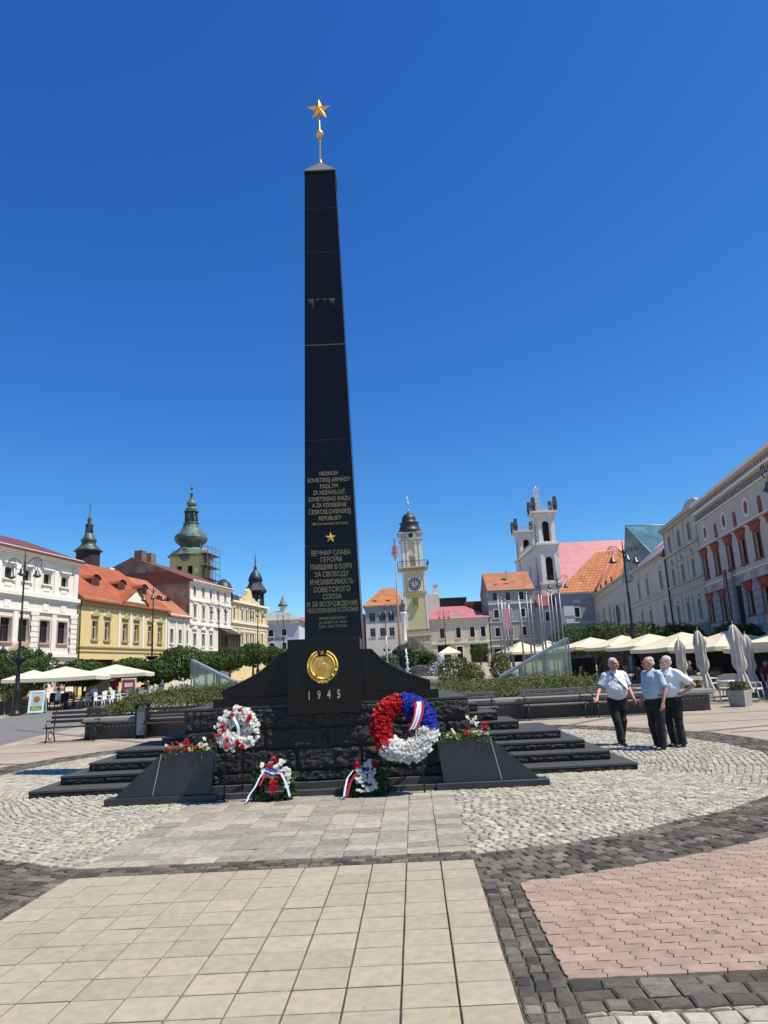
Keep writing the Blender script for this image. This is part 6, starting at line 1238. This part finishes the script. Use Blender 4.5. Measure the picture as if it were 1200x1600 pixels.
def person(label, loc, rz, P, skin=SKIN, shirt=SHW, trous=TRB, hair=HAIRG, vox=.011, group=None, S=1.0, beard=False, bald=False, fine=True):
    """faces local -Y; own right side is -X. P holds joints"""
    E = empty('person', loc, rz, label, 'person', group); E.scale = (S*1.1, S*1.1, S)
    g = lambda k, d: Vector(P.get(k, d)); bel = P.get('belly', .0)
    hip = g('hip', (0, 0, .93)); ch = g('chest', (0, .0, 1.32)); nk = g('neck', (0, .01, 1.49)); hd = g('head', (0, -.02, 1.62)); yaw = P.get('look', 0)
    b = MB()
    b.cap(hip, hip+(ch-hip)*.5, .135, .14, 14); b.ball(hip+Vector((0, 0, .06)), (.13, .085, .10), 14, 9); b.ball((hip+ch)/2+Vector((0, -.02-bel*.6, .0)), (.15+bel*.2, .10+bel*.3, .18), 14, 9); b.ball(ch, (.175, .12, .17), 14, 9)
    b.cap(ch+Vector((0, .01, .05)), nk, .075, .06, 12); b.cap(nk, hd-Vector((0, -.01, .05)), .058, .055, 12)
    R = Matrix.Rotation(yaw, 3, 'Z'); h = lambda x, y, z: hd+R@Vector((x, y, z))
    b.ball(h(0, .012, .035), (.076, .094, .096), 16, 12); b.ball(h(0, -.03, -.035), (.058, .062, .075), 14, 10); b.ball(h(0, -.052, -.082), (.03, .03, .024)); b.cap(h(0, -.088, .015), h(0, -.112, -.018), .010, .016, 8)
    b.cap(h(-.035, -.08, .035), h(.035, -.08, .035), .014, .014, 8); b.cap(h(-.02, -.092, -.048), h(.02, -.092, -.048), .009, .009, 8)
    for s in (-1, 1): b.ball(h(s*.08, .012, -.002), (.012, .02, .033)); b.ball(h(s*.042, -.06, -.015), (.024, .026, .024))
    sh = {}; 
    for s, n in ((-1, 'r'), (1, 'l')):
        S0 = ch+Vector((s*.175, .01, .09)); S0 = g('sh'+n, S0); el = g('el'+n, S0+Vector((s*.05, .02, -.28))); ha = g('ha'+n, el+Vector((s*.0, -.06, -.25))); sh[n] = (S0, el, ha)
        b.cap(S0, el, .052, .041, 12); b.cap(el, ha, .042, .027, 12)
        d = (ha-el).normalized(); out = P.get('palm'+n, Vector((s, 0, 0))); out = Vector(out); out = (out-d*out.dot(d)).normalized(); ac = d.cross(out)   # out: back of hand
        pc = ha+d*.055; c0 = MB(); b.cap(ha, ha+d*.03, .026, .026, 10)
        for k in range(4): q = (k-1.5)*.019; b.cap(ha+d*.02+ac*q*.8, ha+d*.085+ac*q, .0135, .012, 8)
        cur = P.get('curl', .5)
        for k, L in enumerate((.068, .076, .071, .056)):
            q = (k-1.5)*.0205; p0 = ha+d*.088+ac*q; p1 = p0+(d-out*cur*.5).normalized()*L*.5; p2 = p1+(d*(1-cur*.5)-out*cur*1.3).normalized()*L*.5; b.cap(p0, p1, .0095, .0088, 8); b.cap(p1, p2, .0088, .0072, 8)
        t0 = ha+d*.03-ac*.03; t1 = t0+(d*.7-ac*.8-out*.2).normalized()*.035; t2 = t1+(d-ac*.15-out*.35).normalized()*.033; b.cap(t0, t1, .0125, .0105, 8); b.cap(t1, t2, .0105, .0085, 8)
    lg = {}
    for s, n in ((-1, 'r'), (1, 'l')):
        H0 = hip+Vector((s*.095, 0, -.03)); kn = g('kn'+n, H0+Vector((s*.01, -.02, -.42))); an = g('an'+n, kn+Vector((0, .03, -.40))); lg[n] = (H0, kn, an)
        b.cap(H0, kn, .066, .044, 12); b.cap(kn, an, .044, .03, 12); b.cap(an, an+Vector((0, -.09, -.05)), .024, .016, 10)
    fuse(b.build('body', skin, E), vox if fine else .02, 2)
    # shirt
    b = MB(); b.ball((hip+ch)/2+Vector((0, -.01-bel*.75, -.0)), (.185+bel*.3, .14+bel*.45, .24), 16, 12); b.ball(hip+Vector((0, -.012-bel*.35, .09)), (.18+bel*.2, .138+bel*.35, .12), 16, 10); b.cap(hip+Vector((0, -.01, .12)), ch, .14, .14, 14); b.ball(ch+Vector((0, 0, .0)), (.198, .142, .175), 16, 12)
    b.cap(ch+Vector((-.15, .01, .105)), ch+Vector((.15, .01, .105)), .07, .07, 12); b.cap(ch+Vector((0, .01, .08)), nk+Vector((0, .0, -.01)), .085, .066, 12)
    for s, n in ((-1, 'r'), (1, 'l')):
        S0, el, ha = sh[n]; m_ = S0.lerp(el, .82); b.cap(ch+Vector((s*.12, .01, .085)), S0, .075, .07, 12); b.tube([S0, S0.lerp(el, .4), m_], [.072, .07, .076], 14); b.ball(S0, .072, 12, 9)
    b.cap(nk+Vector((-.045, -.045, .0)), nk+Vector((.045, -.045, .0)), .014, .014, 8); b.cap(nk+Vector((-.06, 0, .02)), nk+Vector((0, .055, .028)), .015, .015, 8); b.cap(nk+Vector((.06, 0, .02)), nk+Vector((0, .055, .028)), .015, .015, 8)
    fuse(b.build('shirt', shirt, E), .014, 1, .026)
    # trousers
    b = MB(); b.ball(hip+Vector((0, 0, .0)), (.178, .145, .115), 16, 10); b.ball(hip+Vector((0, .0, -.09)), (.15, .135, .10), 16, 10)
    for s, n in ((-1, 'r'), (1, 'l')):
        H0, kn, an = lg[n]; b.tube([H0+Vector((0, 0, .05)), H0.lerp(kn, .5), kn, kn.lerp(an, .6), an+Vector((0, .0, -.03))], [.105, .095, .078, .074, .078], 14); b.ball(H0, .105, 12, 9)
    fuse(b.build('trousers', trous, E), .014, 1, .022)
    b = MB(); b.tube([hip+Vector((.172*cos(t), .132*sin(t)-.006, .088)) for t in [i*pi/10 for i in range(21)]], .017, 6); b.build('belt', SHOE, E)
    for n in 'rl':
        an = lg[n][2]; b = MB(); b.ball(an+Vector((0, .01, -.045)), (.044, .052, .042)); b.cap(an+Vector((0, -.03, -.05)), an+Vector((0, -.155, -.062)), .042, .034, 10); o = b.build('shoe', SHOE, E); fuse(o, .014, 1)
    # hair, eyes
    b = MB()
    if not bald: b.ball(h(0, .03, .058), (.086, .092, .086), 16, 12); b.ball(h(0, .06, .0), (.075, .06, .07), 14, 10)
    else: b.ball(h(0, .055, .0), (.082, .065, .05), 16, 10); b.ball(h(0, .04, .07), (.075, .075, .065), 14, 10)
    b.v = [v for v in b.v]; fuse(b.build('hair', hair, E), .014, 1, .012)
    if fine:
        b = MB(); [b.ball(h(s*.03, -.083, .014), (.009, .006, .006), 8, 6) for s in (-1, 1)]; b.build('eyes', HAIRD, E)
        b = MB(); [b.cap(h(s*.02, -.093, .038), h(s*.045, -.085, .04), .005, .004, 6) for s in (-1, 1)]
        if beard: b.ball(h(0, -.07, -.075), (.048, .04, .034), 12, 8); b.cap(h(-.03, -.098, -.034), h(.03, -.098, -.034), .011, .011, 8); b.cap(h(-.05, -.04, -.06), h(-.06, 0, .0), .02, .015, 8); b.cap(h(.05, -.04, -.06), h(.06, 0, 0), .02, .015, 8)
        b.build('eyebrows' if not beard else 'beard', hair, E)
    return E
# man in white with belly, half turned, one hand held out
E = person('heavy grey-haired man in white short-sleeved shirt with diagonal strap, holding out one hand', (5.66, 15.35, 0), radians(4), dict(belly=.07, look=radians(22), elr=(-.30, .02, 1.16), har=(-.43, -.16, .99), palmr=(0, .3, -1), ell=(.27, .05, 1.15), hal=(.285, -.10, .93), palml=(1, .2, 0), curl=.45,
    knr=(-.085, -.10, .50), anr=(-.02, -.08, .095), knl=(.075, -.02, .50), anl=(.05, .16, .14), head=(.0, -.05, 1.63)), skin=SKINR)
b = MB(); pts = [(-.10, .06, 1.475), (-.085, -.10, 1.44), (-.03, -.185, 1.33), (.06, -.232, 1.2), (.15, -.205, 1.08), (.212, -.10, 1.0), (.21, .06, .98), (.1, .16, 1.15), (-.06, .15, 1.38), (-.10, .06, 1.475)]
b.tube(pts, .011, 6, cap=False); tag(b.build('shoulder_strap', SHOE, E))
b = MB(); b.box(-.07, -.03, -.178, -.165, 1.30, 1.31); b.build('pocket_seam', SHW, E)
# man in light blue seen from behind his left side
person('balding man in light blue short-sleeved shirt, arms hanging, seen from his left rear side', (6.08, 14.35, 0), radians(-68), dict(belly=.03, look=radians(-14), elr=(-.225, .03, 1.13), har=(-.19, -.12, .93), ell=(.235, .05, 1.13), hal=(.25, -.04, .88), curl=.7,
    anr=(-.09, .06, .095), anl=(.1, -.02, .095), head=(0, -.045, 1.62)), skin=SKINR, shirt=SHB, bald=True)
# man behind with hand on hip
E = person('grey-bearded man in white shirt, hand on hip, behind the man in light blue', (6.52, 14.62, 0), radians(-62), dict(belly=.03, look=radians(-10), elr=(-.235, .03, 1.13), har=(-.22, -.12, .92), ell=(.36, .19, 1.17), hal=(.20, .02, 1.0), palml=(.3, .5, 1), curl=.9,
    anr=(-.09, .05, .095), anl=(.12, .0, .095), head=(0, -.05, 1.62)), beard=True)
b = MB(); b.tube([(-.07, -.05, 1.50), (-.03, -.155, 1.36), (0, -.165, 1.27), (.03, -.155, 1.36), (.07, -.05, 1.50)], .005, 5); b.ball((0, -.17, 1.26), (.022, .01, .028)); b.build('pendant', SHOE, E)
# guests and passers-by far away
SIT = dict(hip=(0, .05, .50), chest=(0, 0, .92), neck=(0, 0, 1.08), head=(0, -.02, 1.22), knr=(-.12, -.4, .5), anr=(-.12, -.42, .1), knl=(.12, -.4, .5), anl=(.12, -.42, .1))
cols = {'w': SHW, 'r': cloth('dark_red_dress', (.22, .02, .05)), 'k': cloth('dark_jacket', (.03, .03, .035)), 'y': cloth('cream_blouse', (.6, .55, .38)), 'b': cloth('blue_top', (.08, .12, .25))}
BG = [(-18.0, 50.0, 'woman standing in dark red among the white chairs', 'r', 'r', {}, .3), (-19.35, 44.6, 'man in white shirt sitting behind the sandwich board', 'w', 'k', SIT, 2.2), (-18.3, 47.4, 'guest in white sitting under the nearer left parasol', 'w', 'k', SIT, 1.2), (-17.9, 49.0, 'guest in cream sitting under the left parasols', 'y', 'k', SIT, -1.4), (-16.7, 52.3, 'dark-clothed guest sitting by the second lamp post', 'k', 'k', SIT, .5), (-16.2, 54.6, 'guest in blue sitting at the end of the white chair row', 'b', 'k', SIT, 2.6),
      (-17.2, 54.4, 'person in dark jacket sitting before the menu board', 'k', 'k', SIT, 1.1), (-15.2, 56.5, 'person in white sitting under the largest left tree', 'w', 'k', SIT, .4), (12.6, 38.5, 'person in white sitting beyond the shrubs, left of the walking man', 'w', 'k', SIT, -1.7), (17.1, 31.6, 'guest with bare arms sitting behind the tallest folded parasol', 'r', 'k', SIT, .5), (15.9, 36.7, 'dark guest sitting in the shade of the right terrace', 'k', 'k', SIT, 1.0), (16.9, 30.0, 'guest in pale top sitting at the right edge of the terrace', 'y', 'k', SIT, 2.0),
      (17.2, 112, 'passer-by in white walking before the grey house', 'w', 'b', {}, 1.3), (15.6, 110, 'passer-by in dark clothes walking beside the one in white', 'k', 'k', {}, 1.5), (12.6, 114, 'dark-clothed passer-by standing before the cream house door', 'k', 'k', {}, .3), (8.8, 46, 'person in white seated by the narrow bush near the flagpoles', 'w', 'k', SIT, .8)]
for x, y, lb, s_, t_, P, a in BG: person(lb, (x, y, gz(y)), a, P, shirt=cols[s_], trous=cols[t_], hair=random.choice([HAIRD, HAIRG]), fine=False)
